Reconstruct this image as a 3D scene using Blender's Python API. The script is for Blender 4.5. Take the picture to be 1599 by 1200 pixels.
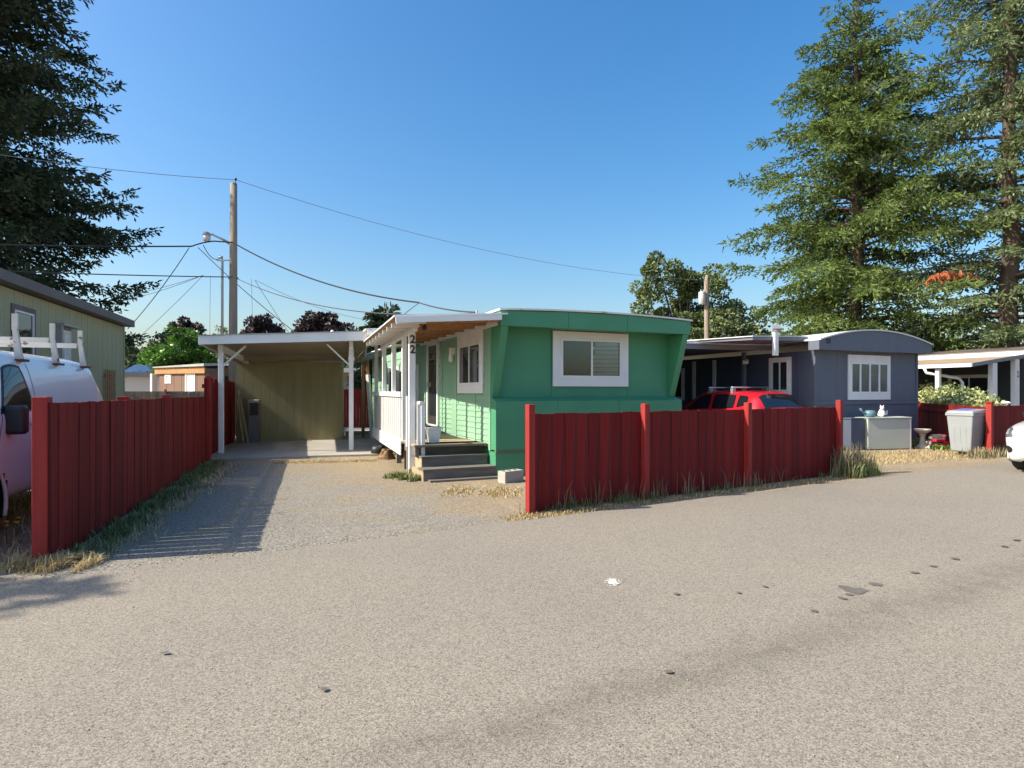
import bpy, math, random
import numpy as np
from mathutils import Vector, Matrix

# ------------------------------------------------------------------ clear
for o in list(bpy.data.objects): bpy.data.objects.remove(o, do_unlink=True)
scene = bpy.context.scene
COL = scene.collection
R = math.radians
PI = math.pi

# ------------------------------------------------------------------ camera
FPX, HOR, EYE = 930.0, 612.0, 1.5          # focal length in photo pixels, horizon row, eye height
cam = bpy.data.cameras.new('camera'); cam_o = bpy.data.objects.new('camera', cam); COL.objects.link(cam_o)
cam_o.location = (0, 0, EYE); cam_o.rotation_euler = (PI/2, 0, 0)
cam.sensor_width = 36.0; cam.lens = FPX/1599.0*36.0; cam.shift_y = (HOR-600.0)/1599.0
cam.clip_start = 0.05; cam.clip_end = 4000
scene.camera = cam_o

# ------------------------------------------------------------------ sky, sun, exposure
SUN_EL, SUN_AZ = 40.0, 15.0                # shadows run along +X, swung 15 degrees away from the viewer
wd = bpy.data.worlds.new('World'); scene.world = wd; wd.use_nodes = True
nt = wd.node_tree; nt.nodes.clear()
wo = nt.nodes.new('ShaderNodeOutputWorld'); bg = nt.nodes.new('ShaderNodeBackground'); sk = nt.nodes.new('ShaderNodeTexSky')
sk.sky_type = 'NISHITA'; sk.sun_disc = False; sk.sun_elevation = R(SUN_EL)
sd = Vector((-math.cos(R(SUN_AZ))*math.cos(R(SUN_EL)), -math.sin(R(SUN_AZ))*math.cos(R(SUN_EL)), math.sin(R(SUN_EL))))
sk.sun_rotation = math.atan2(sd.x, sd.y)
sk.air_density = 1.25; sk.dust_density = 2.6; sk.ozone_density = 3.5; sk.altitude = 0
bg.inputs['Strength'].default_value = 0.132
hs_ = nt.nodes.new('ShaderNodeHueSaturation'); hs_.inputs['Saturation'].default_value = 1.36
nt.links.new(sk.outputs[0], hs_.inputs['Color']); nt.links.new(hs_.outputs[0], bg.inputs[0]); nt.links.new(bg.outputs[0], wo.inputs[0])
sl = bpy.data.lights.new('sun', 'SUN'); sl.energy = 5.0; sl.angle = R(0.53); sl.color = (1.0, 0.92, 0.79)
so = bpy.data.objects.new('sun', sl); COL.objects.link(so); so.location = (-30, -10, 40)
so.rotation_euler = (-sd).to_track_quat('-Z', 'Y').to_euler()
vs = scene.view_settings; vs.view_transform = 'Standard'; vs.look = 'None'; vs.gamma = 1.0; vs.use_curve_mapping = False
vs.exposure = 0.72
scene.render.engine = 'CYCLES'

# ------------------------------------------------------------------ photo pixel -> place
def at(px, Y, py=None, z=None):
    "point at depth Y seen in column px (and row py)"
    x = (px-800.0)/FPX*Y
    if py is not None: z = EYE-(py-HOR)*Y/FPX
    return Vector((x, Y, z or 0.0))
def gnd(px, py, z=0.0):
    "point where the ray through a pixel meets height z"
    return at(px, (EYE-z)*FPX/(py-HOR), z=z)

# ------------------------------------------------------------------ materials
MATS = {}
def mat(name, col, rough=0.65, var=0.12, scale=4.0, fine=0.0, fscale=60.0, bump=0.0, bscale=80.0, stretch=(1,1,1),
        rand=0.0, spot=None, metal=0.0, spec=0.5, trans=0.0, coat=0.0, island=0.0, hue=None, bdist=0.01):
    if name in MATS: return MATS[name]
    m = bpy.data.materials.new(name); m.use_nodes = True; MATS[name] = m
    n, l = m.node_tree.nodes, m.node_tree.links
    b = n['Principled BSDF']; out = n['Material Output']
    tc = n.new('ShaderNodeTexCoord'); mp = n.new('ShaderNodeMapping'); l.new(tc.outputs['Object'], mp.inputs[0]); mp.inputs['Scale'].default_value = stretch
    vec = mp.outputs[0]
    def noise(sc, det=3.0, v=vec):
        t = n.new('ShaderNodeTexNoise'); t.inputs['Scale'].default_value = sc; t.inputs['Detail'].default_value = det
        l.new(v, t.inputs['Vector']); return t.outputs['Fac']
    def rng_(src, lo, hi, a=0.25, c=0.75):
        r = n.new('ShaderNodeMapRange'); r.inputs[1].default_value = a; r.inputs[2].default_value = c
        r.inputs[3].default_value = lo; r.inputs[4].default_value = hi; l.new(src, r.inputs[0]); return r.outputs[0]
    def mul(a, bb):
        x = n.new('ShaderNodeMath'); x.operation = 'MULTIPLY'; l.new(a, x.inputs[0]); l.new(bb, x.inputs[1]); return x.outputs[0]
    f = rng_(noise(scale), 1-var, 1+var)
    if fine: f = mul(f, rng_(noise(fscale, 2.0), 1-fine, 1+fine))
    if rand:
        oi = n.new('ShaderNodeObjectInfo'); f = mul(f, rng_(oi.outputs['Random'], 1-rand, 1+rand, 0, 1))
    if island:
        ge = n.new('ShaderNodeNewGeometry'); f = mul(f, rng_(ge.outputs['Random Per Island'], 1-island, 1+island, 0, 1))
    base = n.new('ShaderNodeRGB'); base.outputs[0].default_value = (*col, 1); cur = base.outputs[0]
    def mix(fac, a, c2):
        x = n.new('ShaderNodeMix'); x.data_type = 'RGBA'; l.new(fac, x.inputs['Factor']); l.new(a, x.inputs['A'])
        if isinstance(c2, tuple): x.inputs['B'].default_value = (*c2, 1)
        else: l.new(c2, x.inputs['B'])
        return x.outputs['Result']
    if hue:                                   # second colour, mixed in by island or by a broad noise
        ge = n.new('ShaderNodeNewGeometry')
        src = ge.outputs['Random Per Island'] if island else noise(scale*0.7)
        cur = mix(rng_(src, 0, 1, 0.3 if not island else 0.0, 0.7 if not island else 1.0), cur, hue)
    if spot:                                  # (colour, threshold, scale)
        cur = mix(rng_(noise(spot[2], 5.0), 0, 1, spot[1], spot[1]+0.06), cur, spot[0])
    sc = n.new('ShaderNodeVectorMath'); sc.operation = 'SCALE'; l.new(cur, sc.inputs[0]); l.new(f, sc.inputs['Scale'])
    l.new(sc.outputs[0], b.inputs['Base Color'])
    b.inputs['Roughness'].default_value = rough; b.inputs['Metallic'].default_value = metal
    b.inputs['Specular IOR Level'].default_value = spec
    if coat: b.inputs['Coat Weight'].default_value = coat; b.inputs['Coat Roughness'].default_value = 0.04
    if bump:
        bp = n.new('ShaderNodeBump'); bp.inputs['Strength'].default_value = bump; bp.inputs['Distance'].default_value = bdist
        l.new(noise(bscale, 3.0), bp.inputs['Height']); l.new(bp.outputs[0], b.inputs['Normal'])
    if trans:
        tr = n.new('ShaderNodeBsdfTranslucent'); l.new(sc.outputs[0], tr.inputs['Color'])
        ms = n.new('ShaderNodeMixShader'); ms.inputs[0].default_value = trans
        l.new(b.outputs[0], ms.inputs[1]); l.new(tr.outputs[0], ms.inputs[2]); l.new(ms.outputs[0], out.inputs['Surface'])
    return m
def glassmat(name, col=(0.02,0.025,0.03), rough=0.03):
    if name in MATS: return MATS[name]
    m = mat(name, col, rough, var=0.25, scale=1.5, spec=1.0); return m

GREEN = mat('green_paint', (0.245,0.42,0.28), 0.55, 0.07, 1.2, 0.05, 40, 0.15, 120)
GREEN_D = mat('dark_green_paint', (0.065,0.27,0.14), 0.5, 0.08, 1.5, 0.04, 50, 0.1, 120)  # deeper green for front panels, fascia, fins, shelf and skirting
WHITE = mat('white_paint', (0.80,0.79,0.775), 0.5, 0.06, 2.5, 0.04, 50, 0.1, 90, spot=((0.45,0.42,0.37),0.72,6.0))
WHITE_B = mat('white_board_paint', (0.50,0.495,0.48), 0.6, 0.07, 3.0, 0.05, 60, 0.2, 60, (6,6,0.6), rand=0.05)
VINYL = mat('white_vinyl', (0.8,0.8,0.79), 0.35, 0.04, 3.0)
RED = mat('red_stain', (0.19,0.014,0.012), 0.75, 0.22, 1.6, 0.12, 22, 0.3, 45, (8,8,0.40), rand=0.22, spot=((0.105,0.014,0.015),0.57,1.4), spec=0.2)
RED_L = mat('red_stain_post', (0.30,0.028,0.024), 0.6, 0.18, 2.2, 0.10, 30, 0.35, 45, (6,6,0.5), rand=0.08, spot=((0.42,0.16,0.09),0.73,4.0), spec=0.25)
WOOD_RAW = mat('raw_lumber', (0.36,0.19,0.085), 0.7, 0.22, 2.0, 0.12, 30, 0.3, 50, (8,1,8), rand=0.15)
WOOD_GREY = mat('weathered_wood', (0.155,0.138,0.115), 0.8, 0.25, 2.0, 0.15, 30, 0.4, 50, (1.2,7,7), rand=0.12)
WOOD_GREY_V = mat('weathered_wood_upright', (0.17,0.15,0.125), 0.8, 0.25, 2.0, 0.15, 30, 0.4, 50, (7,7,0.7), rand=0.15)
WOOD_TAN = mat('tan_lumber', (0.42,0.33,0.20), 0.75, 0.2, 2.0, 0.1, 30, 0.3, 50, (1,7,7), rand=0.12)
PLY = mat('carport_plywood', (0.30,0.24,0.155), 0.75, 0.12, 1.6, 0.08, 30, 0.2, 60, (1,6,6), rand=0.06)
OLIVE = mat('olive_siding', (0.34,0.29,0.145), 0.7, 0.10, 1.2, 0.05, 40, 0.25, 60, (4,4,0.6), rand=0.04)
CONC = mat('concrete', (0.36,0.335,0.29), 0.85, 0.16, 1.5, 0.10, 60, 0.3, 90)
CBLOCK = mat('cinder_block', (0.40,0.38,0.33), 0.9, 0.12, 5, 0.14, 90, 0.5, 120)
SAGE = mat('sage_siding', (0.335,0.345,0.205), 0.65, 0.05, 0.8, 0.05, 30, 0.15, 60, (6,6,0.4))
BROWN_TRIM = mat('dark_brown_trim', (0.105,0.085,0.08), 0.55, 0.10, 2.0)
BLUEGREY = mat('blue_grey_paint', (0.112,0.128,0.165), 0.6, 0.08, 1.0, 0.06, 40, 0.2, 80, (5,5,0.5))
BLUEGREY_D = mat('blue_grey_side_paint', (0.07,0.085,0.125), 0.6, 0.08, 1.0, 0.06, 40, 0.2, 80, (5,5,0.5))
SLATE = mat('slate_fascia', (0.17,0.185,0.22), 0.5, 0.08, 1.5)
ROOFMETAL = mat('white_roof_metal', (0.72,0.72,0.70), 0.4, 0.10, 1.5, spot=((0.45,0.42,0.36),0.64,2.5))
ROOFCOAT = mat('grey_roof_coating', (0.46,0.45,0.42), 0.8, 0.15, 1.0)
SHINGLE = mat('brown_shingle', (0.11,0.085,0.075), 0.9, 0.2, 6.0, 0.25, 60)
ROOFTAN = mat('tan_corroded_roof', (0.30,0.225,0.15), 0.8, 0.16, 1.5, 0.1, 20, spot=((0.38,0.17,0.09),0.62,2.0))
GLASS = glassmat('window_glass'); GLASS_B = glassmat('car_glass', (0.012,0.014,0.018), 0.02)
CURTAIN = mat('window_blind', (0.74,0.72,0.67), 0.7, 0.1, 3.0)
BLACK = mat('black_plastic', (0.015,0.015,0.016), 0.5, 0.1, 5)
RUBBER = mat('tyre_rubber', (0.02,0.02,0.02), 0.8, 0.15, 10)
CHROME = mat('bright_metal', (0.62,0.62,0.62), 0.28, 0.06, 6, metal=0.9)
GALV = mat('galvanised_metal', (0.38,0.38,0.38), 0.45, 0.12, 6, metal=0.6)
VANPAINT = mat('white_van_paint', (0.84,0.835,0.83), 0.22, 0.03, 1.0, coat=0.6)
RACK = mat('rack_white_paint', (0.62,0.58,0.50), 0.55, 0.10, 5, spot=((0.13,0.055,0.03),0.585,7.0))
RUST = mat('rust', (0.14,0.055,0.03), 0.9, 0.3, 20)
REDCAR = mat('red_car_paint', (0.52,0.012,0.022), 0.22, 0.03, 1.0, coat=0.8)
WHITECAR = mat('pearl_car_paint', (0.62,0.61,0.58), 0.2, 0.02, 1.0, coat=0.8)
LENS = mat('lamp_lens', (0.55,0.56,0.56), 0.08, 0.3, 18, spec=1.0, metal=0.5)
LENS_R = mat('red_lens', (0.35,0.01,0.01), 0.1, 0.1, 5, spec=1.0)
BINGREY = mat('grey_bin_plastic', (0.27,0.29,0.295), 0.5, 0.07, 3, spot=((0.18,0.18,0.175),0.68,5.0))
BINBLUE = mat('blue_bin_lid', (0.10,0.16,0.42), 0.45, 0.15, 4)
BOXGREY = mat('grey_green_box', (0.43,0.46,0.41), 0.6, 0.06, 1.5, 0.04, 40)
STONE = mat('cast_stone', (0.44,0.40,0.33), 0.9, 0.18, 8, 0.15, 60, 0.4, 60)
REDMETAL = mat('bright_red_metal', (0.60,0.02,0.05), 0.4, 0.1, 4)
POLEWOOD = mat('pole_wood', (0.27,0.215,0.165), 0.85, 0.22, 2.5, 0.2, 25, 0.4, 40, (6,6,0.4))
WIRE = mat('cable_black', (0.02,0.02,0.022), 0.6, 0.1, 5)
WIRE_G = mat('cable_grey', (0.16,0.18,0.21), 0.6, 0.1, 5)
BARK = mat('bark', (0.115,0.085,0.062), 0.95, 0.3, 3.0, 0.25, 20, 0.8, 20, (5,5,0.8), bdist=0.04)
FIR_A = mat('fir_needles', (0.10,0.165,0.04), 0.6, 0.25, 0.6, island=0.35, hue=(0.19,0.245,0.06), trans=0.3)
FIR_B = mat('blue_fir_needles', (0.13,0.185,0.08), 0.6, 0.25, 0.6, island=0.35, hue=(0.23,0.28,0.125), trans=0.3)
SPRUCE = mat('spruce_needles', (0.045,0.072,0.038), 0.65, 0.25, 0.6, island=0.35, hue=(0.08,0.11,0.05), trans=0.2)
DEADSPRAY = mat('dead_orange_needles', (0.42,0.12,0.04), 0.8, 0.25, 3, island=0.3)
LEAF_M = mat('maple_leaves', (0.095,0.15,0.045), 0.55, 0.2, 0.5, island=0.35, hue=(0.17,0.20,0.075), trans=0.25)
LEAF_G = mat('bright_leaves', (0.07,0.19,0.022), 0.45, 0.2, 0.8, island=0.35, hue=(0.15,0.29,0.04), trans=0.25)
LEAF_P = mat('pale_leaves', (0.13,0.17,0.07), 0.5, 0.2, 0.8, island=0.4, hue=(0.22,0.26,0.12), trans=0.25)
LEAF_R = mat('purple_leaves', (0.032,0.02,0.026), 0.5, 0.2, 0.8, island=0.4, hue=(0.085,0.055,0.05), trans=0.15)
LEAF_H = mat('hedge_leaves', (0.20,0.27,0.07), 0.45, 0.2, 2, island=0.4, hue=(0.52,0.53,0.27), trans=0.25)
GRASS_D = mat('dry_grass', (0.40,0.30,0.14), 0.85, 0.2, 2, island=0.35, hue=(0.52,0.41,0.22), trans=0.2)
GRASS_G = mat('green_grass', (0.11,0.15,0.04), 0.7, 0.2, 2, island=0.35, hue=(0.22,0.24,0.09), trans=0.2)
GRASS_W = mat('weed_stalks', (0.21,0.19,0.10), 0.8, 0.2, 2, island=0.4, hue=(0.34,0.28,0.17), trans=0.2)
YELLOW = mat('yellow_petals', (0.75,0.48,0.02), 0.6, 0.1, 5)
ORANGE = mat('orange_petals', (0.80,0.30,0.03), 0.6, 0.1, 5)
OIL = mat('oil_stain', (0.125,0.11,0.09), 0.75, 0.2, 30)
PAINTSPOT = mat('white_paint_splash', (0.70,0.68,0.63), 0.8, 0.25, 60)
PEBBLE = mat('pebble', (0.34,0.31,0.26), 0.9, 0.2, 5, island=0.4, hue=(0.25,0.235,0.21))

def ground_mat(name, c1, c2, c3, s_big, s_mid, s_fine, bump, agg=None, band=False, rough=0.9, blend=None):
    m = bpy.data.materials.new(name); m.use_nodes = True
    n, l = m.node_tree.nodes, m.node_tree.links; b = n['Principled BSDF']
    tc = n.new('ShaderNodeTexCoord'); V = tc.outputs['Object']
    def noise(s, d=4): t = n.new('ShaderNodeTexNoise'); t.inputs['Scale'].default_value = s; t.inputs['Detail'].default_value = d; l.new(V, t.inputs['Vector']); return t.outputs['Fac']
    def mr(src, a, c, lo, hi): r = n.new('ShaderNodeMapRange'); r.inputs[1].default_value=a; r.inputs[2].default_value=c; r.inputs[3].default_value=lo; r.inputs[4].default_value=hi; l.new(src, r.inputs[0]); return r.outputs[0]
    def mix(f, a, c): x = n.new('ShaderNodeMix'); x.data_type='RGBA'; l.new(f, x.inputs['Factor']); (l.new(a, x.inputs['A']) if not isinstance(a, tuple) else setattr(x.inputs['A'], 'default_value', (*a,1))); (l.new(c, x.inputs['B']) if not isinstance(c, tuple) else setattr(x.inputs['B'], 'default_value', (*c,1))); return x.outputs['Result']
    cur = mix(mr(noise(s_big), 0.35, 0.65, 0, 1), c1, c2)
    cur = mix(mr(noise(s_mid, 5), 0.52, 0.68, 0, 0.8), cur, c3)
    hs = noise(s_fine, 2)
    vo = n.new('ShaderNodeTexVoronoi'); vo.inputs['Scale'].default_value = agg or s_fine; l.new(V, vo.inputs['Vector'])
    sp = n.new('ShaderNodeSeparateColor'); l.new(vo.outputs['Color'], sp.inputs[0])
    f1 = mr(sp.outputs[0], 0.0, 1.0, 0.62, 1.36)
    f2 = mr(hs, 0.3, 0.7, 0.78, 1.22)
    mm = n.new('ShaderNodeMath'); mm.operation='MULTIPLY'; l.new(f1, mm.inputs[0]); l.new(f2, mm.inputs[1]); fac = mm.outputs[0]
    # scattered dark pits and pale chips
    v2 = n.new('ShaderNodeTexVoronoi'); v2.inputs['Scale'].default_value = (agg or s_fine)*0.45; l.new(V, v2.inputs['Vector'])
    s2 = n.new('ShaderNodeSeparateColor'); l.new(v2.outputs['Color'], s2.inputs[0])
    pit = n.new('ShaderNodeMath'); pit.operation='MULTIPLY'; l.new(mr(s2.outputs[1], 0.84, 0.88, 0, 1), pit.inputs[0]); l.new(mr(v2.outputs['Distance'], 0.18, 0.42, 0.85, 0), pit.inputs[1])
    cur = mix(pit.outputs[0], cur, (c1[0]*0.25, c1[1]*0.25, c1[2]*0.25))
    if blend:                                 # gravel thinning out into bare earth
        mp = n.new('ShaderNodeMapping'); mp.vector_type = 'TEXTURE'; mp.inputs['Location'].default_value = (blend[0], blend[1], 0); mp.inputs['Rotation'].default_value = (0,0,blend[2]); l.new(V, mp.inputs[0])
        sx = n.new('ShaderNodeSeparateXYZ'); l.new(mp.outputs[0], sx.inputs[0])
        ad = n.new('ShaderNodeMath'); ad.operation='ADD'; l.new(sx.outputs[1], ad.inputs[0]); l.new(mr(noise(0.9,8), 0.2, 0.8, -1.6, 1.6), ad.inputs[1])
        cur = mix(mr(ad.outputs[0], -0.7, 0.9, 0, 1), cur, blend[3])
    if band:                                  # worn longitudinal paving joint
        mp = n.new('ShaderNodeMapping'); mp.vector_type = 'TEXTURE'; mp.inputs['Location'].default_value = (band[0], band[1], 0); mp.inputs['Rotation'].default_value = (0,0,band[2]); l.new(V, mp.inputs[0])
        sx = n.new('ShaderNodeSeparateXYZ'); l.new(mp.outputs[0], sx.inputs[0])
        ad = n.new('ShaderNodeMath'); ad.operation='ADD'; l.new(sx.outputs[1], ad.inputs[0]); l.new(mr(noise(1.3,5), 0, 1, -0.22, 0.22), ad.inputs[1])
        ab = n.new('ShaderNodeMath'); ab.operation='ABSOLUTE'; l.new(ad.outputs[0], ab.inputs[0])
        w = n.new('ShaderNodeMath'); w.operation='MULTIPLY'; l.new(mr(ab.outputs[0], 0.02, 0.28, 0.75, 0), w.inputs[0]); l.new(mr(noise(6,5), 0.35, 0.65, 0.35, 1), w.inputs[1])
        cur = mix(w.outputs[0], cur, (c1[0]*0.62, c1[1]*0.61, c1[2]*0.60))
    sc = n.new('ShaderNodeVectorMath'); sc.operation='SCALE'; l.new(cur, sc.inputs[0]); l.new(fac, sc.inputs['Scale'])
    l.new(sc.outputs[0], b.inputs['Base Color']); b.inputs['Roughness'].default_value = rough; b.inputs['Specular IOR Level'].default_value = 0.25
    bp = n.new('ShaderNodeBump'); bp.inputs['Strength'].default_value = bump; bp.inputs['Distance'].default_value = 0.012
    l.new(fac, bp.inputs['Height']); l.new(bp.outputs[0], b.inputs['Normal'])
    return m

# ------------------------------------------------------------------ mesh helpers
class M:
    def __init__(s): s.v = []; s.f = []
    def add(s, vs_, fs): o = len(s.v); s.v += [tuple(p) for p in vs_]; s.f += [tuple(i+o for i in f) for f in fs]; return s
    def box(s, x0, x1, y0, y1, z0, z1):
        return s.add([(x0,y0,z0),(x1,y0,z0),(x1,y1,z0),(x0,y1,z0),(x0,y0,z1),(x1,y0,z1),(x1,y1,z1),(x0,y1,z1)],
                     [(0,3,2,1),(4,5,6,7),(0,1,5,4),(1,2,6,5),(2,3,7,6),(3,0,4,7)])
    def hexa(s, bot, top):
        return s.add(list(bot)+list(top), [(0,3,2,1),(4,5,6,7),(0,1,5,4),(1,2,6,5),(2,3,7,6),(3,0,4,7)])
    def bar(s, p0, p1, w, h, up=(0,0,1)):
        p0, p1 = Vector(p0), Vector(p1); d = (p1-p0).normalized(); side = d.cross(Vector(up))
        if side.length < 1e-4: side = d.cross(Vector((0,1,0)))
        side.normalize(); u = side.cross(d).normalized(); a, b = side*w/2, u*h/2
        q = [-a-b, a-b, a+b, -a+b]
        return s.add([p0+k for k in q]+[p1+k for k in q], [(0,3,2,1),(4,5,6,7),(0,1,5,4),(1,2,6,5),(2,3,7,6),(3,0,4,7)])
    def prism(s, poly, axis, lo, hi):
        "poly of 2d points; axis 'x','y','z' extruded lo..hi"
        def P(p, t): return {'x':(t,p[0],p[1]), 'y':(p[0],t,p[1]), 'z':(p[0],p[1],t)}[axis]
        n = len(poly)
        return s.add([P(p,lo) for p in poly]+[P(p,hi) for p in poly],
                     [tuple(range(n))[::-1], tuple(range(n,2*n))]+[(i,(i+1)%n,(i+1)%n+n,i+n) for i in range(n)])
    def tube(s, pts, r, n=6, cap=True):
        pts = [Vector(p) for p in pts]; k = len(pts); rs = r if isinstance(r, (list,tuple)) else [r]*k
        o = len(s.v); prev = None
        for i, p in enumerate(pts):
            d = (pts[min(i+1,k-1)]-pts[max(i-1,0)]).normalized()
            if prev is None:
                a = d.cross(Vector((0,0,1)));  a = a if a.length > 1e-3 else d.cross(Vector((0,1,0)))
            else: a = prev-d*prev.dot(d)
            a.normalize(); prev = a; b = d.cross(a)
            for j in range(n): t = 2*PI*j/n; s.v.append(tuple(p+(a*math.cos(t)+b*math.sin(t))*rs[i]))
        for i in range(k-1):
            for j in range(n): j2=(j+1)%n; s.f.append((o+i*n+j, o+i*n+j2, o+(i+1)*n+j2, o+(i+1)*n+j))
        if cap: s.f.append(tuple(o+j for j in range(n))[::-1]); s.f.append(tuple(o+(k-1)*n+j for j in range(n)))
        return s
    def lathe(s, prof, n=16, c=(0,0,0), axis='z'):
        o = len(s.v); k = len(prof)
        for r, z in prof:
            for j in range(n):
                t = 2*PI*j/n; x, y = r*math.cos(t), r*math.sin(t)
                q = (x,y,z) if axis=='z' else ((z,x,y) if axis=='x' else (x,z,y))
                s.v.append((c[0]+q[0], c[1]+q[1], c[2]+q[2]))
        for i in range(k-1):
            for j in range(n): j2=(j+1)%n; s.f.append((o+i*n+j, o+i*n+j2, o+(i+1)*n+j2, o+(i+1)*n+j))
        s.f.append(tuple(o+j for j in range(n))[::-1]); s.f.append(tuple(o+(k-1)*n+j for j in range(n)))
        return s
    def ball(s, c, r, n=8, m=6, sq=(1,1,1)):
        o = len(s.v)
        for i in range(m+1):
            ph = PI*i/m
            for j in range(n):
                t = 2*PI*j/n; s.v.append((c[0]+r*sq[0]*math.sin(ph)*math.cos(t), c[1]+r*sq[1]*math.sin(ph)*math.sin(t), c[2]+r*sq[2]*math.cos(ph)))
        for i in range(m):
            for j in range(n): j2=(j+1)%n; s.f.append((o+i*n+j, o+(i+1)*n+j, o+(i+1)*n+j2, o+i*n+j2))
        return s
    def mesh(s, name, m, smooth=False):
        me = bpy.data.meshes.new(name); me.from_pydata(s.v, [], s.f); me.validate(); me.update()
        if m: me.materials.append(m)
        if smooth: me.polygons.foreach_set('use_smooth', [True]*len(me.polygons))
        return me
    def obj(s, name, m, parent=None, smooth=False, **kw):
        return link(name, s.mesh(name, m, smooth), parent, **kw)
def link(name, me, parent=None, loc=None, rz=None, label=None, cat=None, group=None, kind=None):
    o = bpy.data.objects.new(name, me); COL.objects.link(o)
    if parent: o.parent = parent
    if loc is not None: o.location = loc
    if rz is not None: o.rotation_euler = (0,0,rz)
    if label: o['label'] = label
    if cat: o['category'] = cat
    if group: o['group'] = group
    if kind: o['kind'] = kind
    return o
def thing(name, label, cat, loc=(0,0,0), rz=0.0, group=None):
    return link(name, None, None, loc, rz, label, cat, group)
def bevel(o, w=0.006, seg=2):
    b = o.modifiers.new('bevel', 'BEVEL'); b.width = w; b.segments = seg; b.limit_method = 'ANGLE'; return o
def np_mesh(name, V, F, m):
    "V (n,3), F (k,4) or (k,3) arrays"
    me = bpy.data.meshes.new(name); k = F.shape[1]
    me.vertices.add(len(V)); me.vertices.foreach_set('co', V.astype(np.float32).ravel())
    me.loops.add(F.size); me.loops.foreach_set('vertex_index', F.astype(np.int32).ravel())
    me.polygons.add(len(F)); me.polygons.foreach_set('loop_start', np.arange(0, F.size, k, dtype=np.int32))
    me.update(calc_edges=True); me.validate()
    for mm in (m if isinstance(m, (list,tuple)) else [m]): me.materials.append(mm)
    return me
def text_mesh(txt, size, name, m, parent, loc, rot, extrude=0.004, ws=0.0):
    c = bpy.data.curves.new(name, 'FONT'); c.body = txt; c.size = size; c.extrude = extrude; c.align_x = 'CENTER'; c.align_y = 'CENTER'; c.offset = ws
    t = bpy.data.objects.new(name, c); COL.objects.link(t)
    dg = bpy.context.evaluated_depsgraph_get(); me = bpy.data.meshes.new_from_object(t.evaluated_get(dg))
    bpy.data.objects.remove(t); me.materials.clear(); me.materials.append(m)
    o = link(name, me, parent, loc); o.rotation_euler = rot; return o
def rot2(th): return math.cos(th), math.sin(th)

# ================================================================== SETTING
GM = ground_mat('dry_earth', (0.285,0.22,0.135), (0.31,0.25,0.165), (0.22,0.185,0.125), 0.5, 2.2, 45, 0.5, 60)
GRAV = ground_mat('gravel', (0.265,0.237,0.19), (0.232,0.21,0.172), (0.265,0.215,0.14), 0.55, 1.6, 40, 0.8, 70, blend=(-2.3,9.5,R(-45),(0.285,0.225,0.145)))
ASPH = ground_mat('worn_asphalt', (0.262,0.229,0.180), (0.236,0.209,0.168), (0.25,0.222,0.178), 0.35, 1.1, 210, 0.35, 135, band=(4.9,5.35,math.atan2(0.485,0.875)))
g = M(); g.add([(-1500,-1500,0),(1500,-1500,0),(1500,1500,0),(-1500,1500,0)], [(0,1,2,3)]); g.obj('ground', GM, kind='structure')
RD = Vector((0.875,0.485,0)).normalized(); RN = Vector((-RD.y, RD.x, 0)); RP = Vector((0.11,6.87,0))   # road edge line
rng = random.Random(3)
def wavy(p0, p1, n, amp, seed):
    r = random.Random(seed); out = []; a = 0
    for i in range(n+1):
        t = i/n; a = 0.7*a+r.uniform(-amp, amp); q = p0.lerp(p1, t); d = (p1-p0).normalized()
        out.append(q+Vector((-d.y, d.x, 0))*a)
    return out
def sheet(name, pts, z, m, **kw):
    g = M(); g.add([(p.x,p.y,z) for p in pts], [tuple(range(len(pts)))]); return g.obj(name, m, **kw)
far = wavy(RP-RD*60, RP+RD*90, 420, 0.035, 5); near = [RP+RD*90-RN*9.5, RP-RD*60-RN*9.5]
road = sheet('road', far+near, 0.008, ASPH, kind='structure')
# gravel driveway between the left fence and the home
dw = [RP-RD*6.2-RN*0.3, RP-RD*0.0-RN*0.35]+wavy(Vector((0.15,7.3,0)), Vector((-0.9,9.2,0)), 8, 0.08, 8)+wavy(Vector((-1.2,9.6,0)), Vector((-2.3,12.6,0)), 8, 0.12, 9)+wavy(Vector((-3.0,13.3,0)), Vector((-6.6,12.9,0)), 8, 0.06, 10)+wavy(Vector((-6.2,12.2,0)), Vector((-3.6,5.3,0)), 14, 0.12, 11)+[Vector((-4.6,4.75,0)), RP-RD*7.6]
sheet('gravel_driveway', dw, 0.004, GRAV, kind='structure')
gd2 = [RP+RD*6.9+RN*0.05]+wavy(Vector((6.6,11.35,0)), Vector((10.6,12.9,0)), 10, 0.1, 12)+[RP+RD*12.0+RN*0.05, RP+RD*11.4-RN*0.3, RP+RD*6.7-RN*0.3]
sheet('gravel_verge', gd2, 0.004, GRAV, kind='structure')
gd3 = wavy(Vector((9.4,14.6,0)), Vector((11.3,15.4,0)), 8, 0.08, 13)+wavy(Vector((11.0,13.9,0)), Vector((9.9,13.5,0)), 6, 0.08, 14)
sheet('gravel_bed', gd3, 0.006, GRAV, kind='structure')

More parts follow.
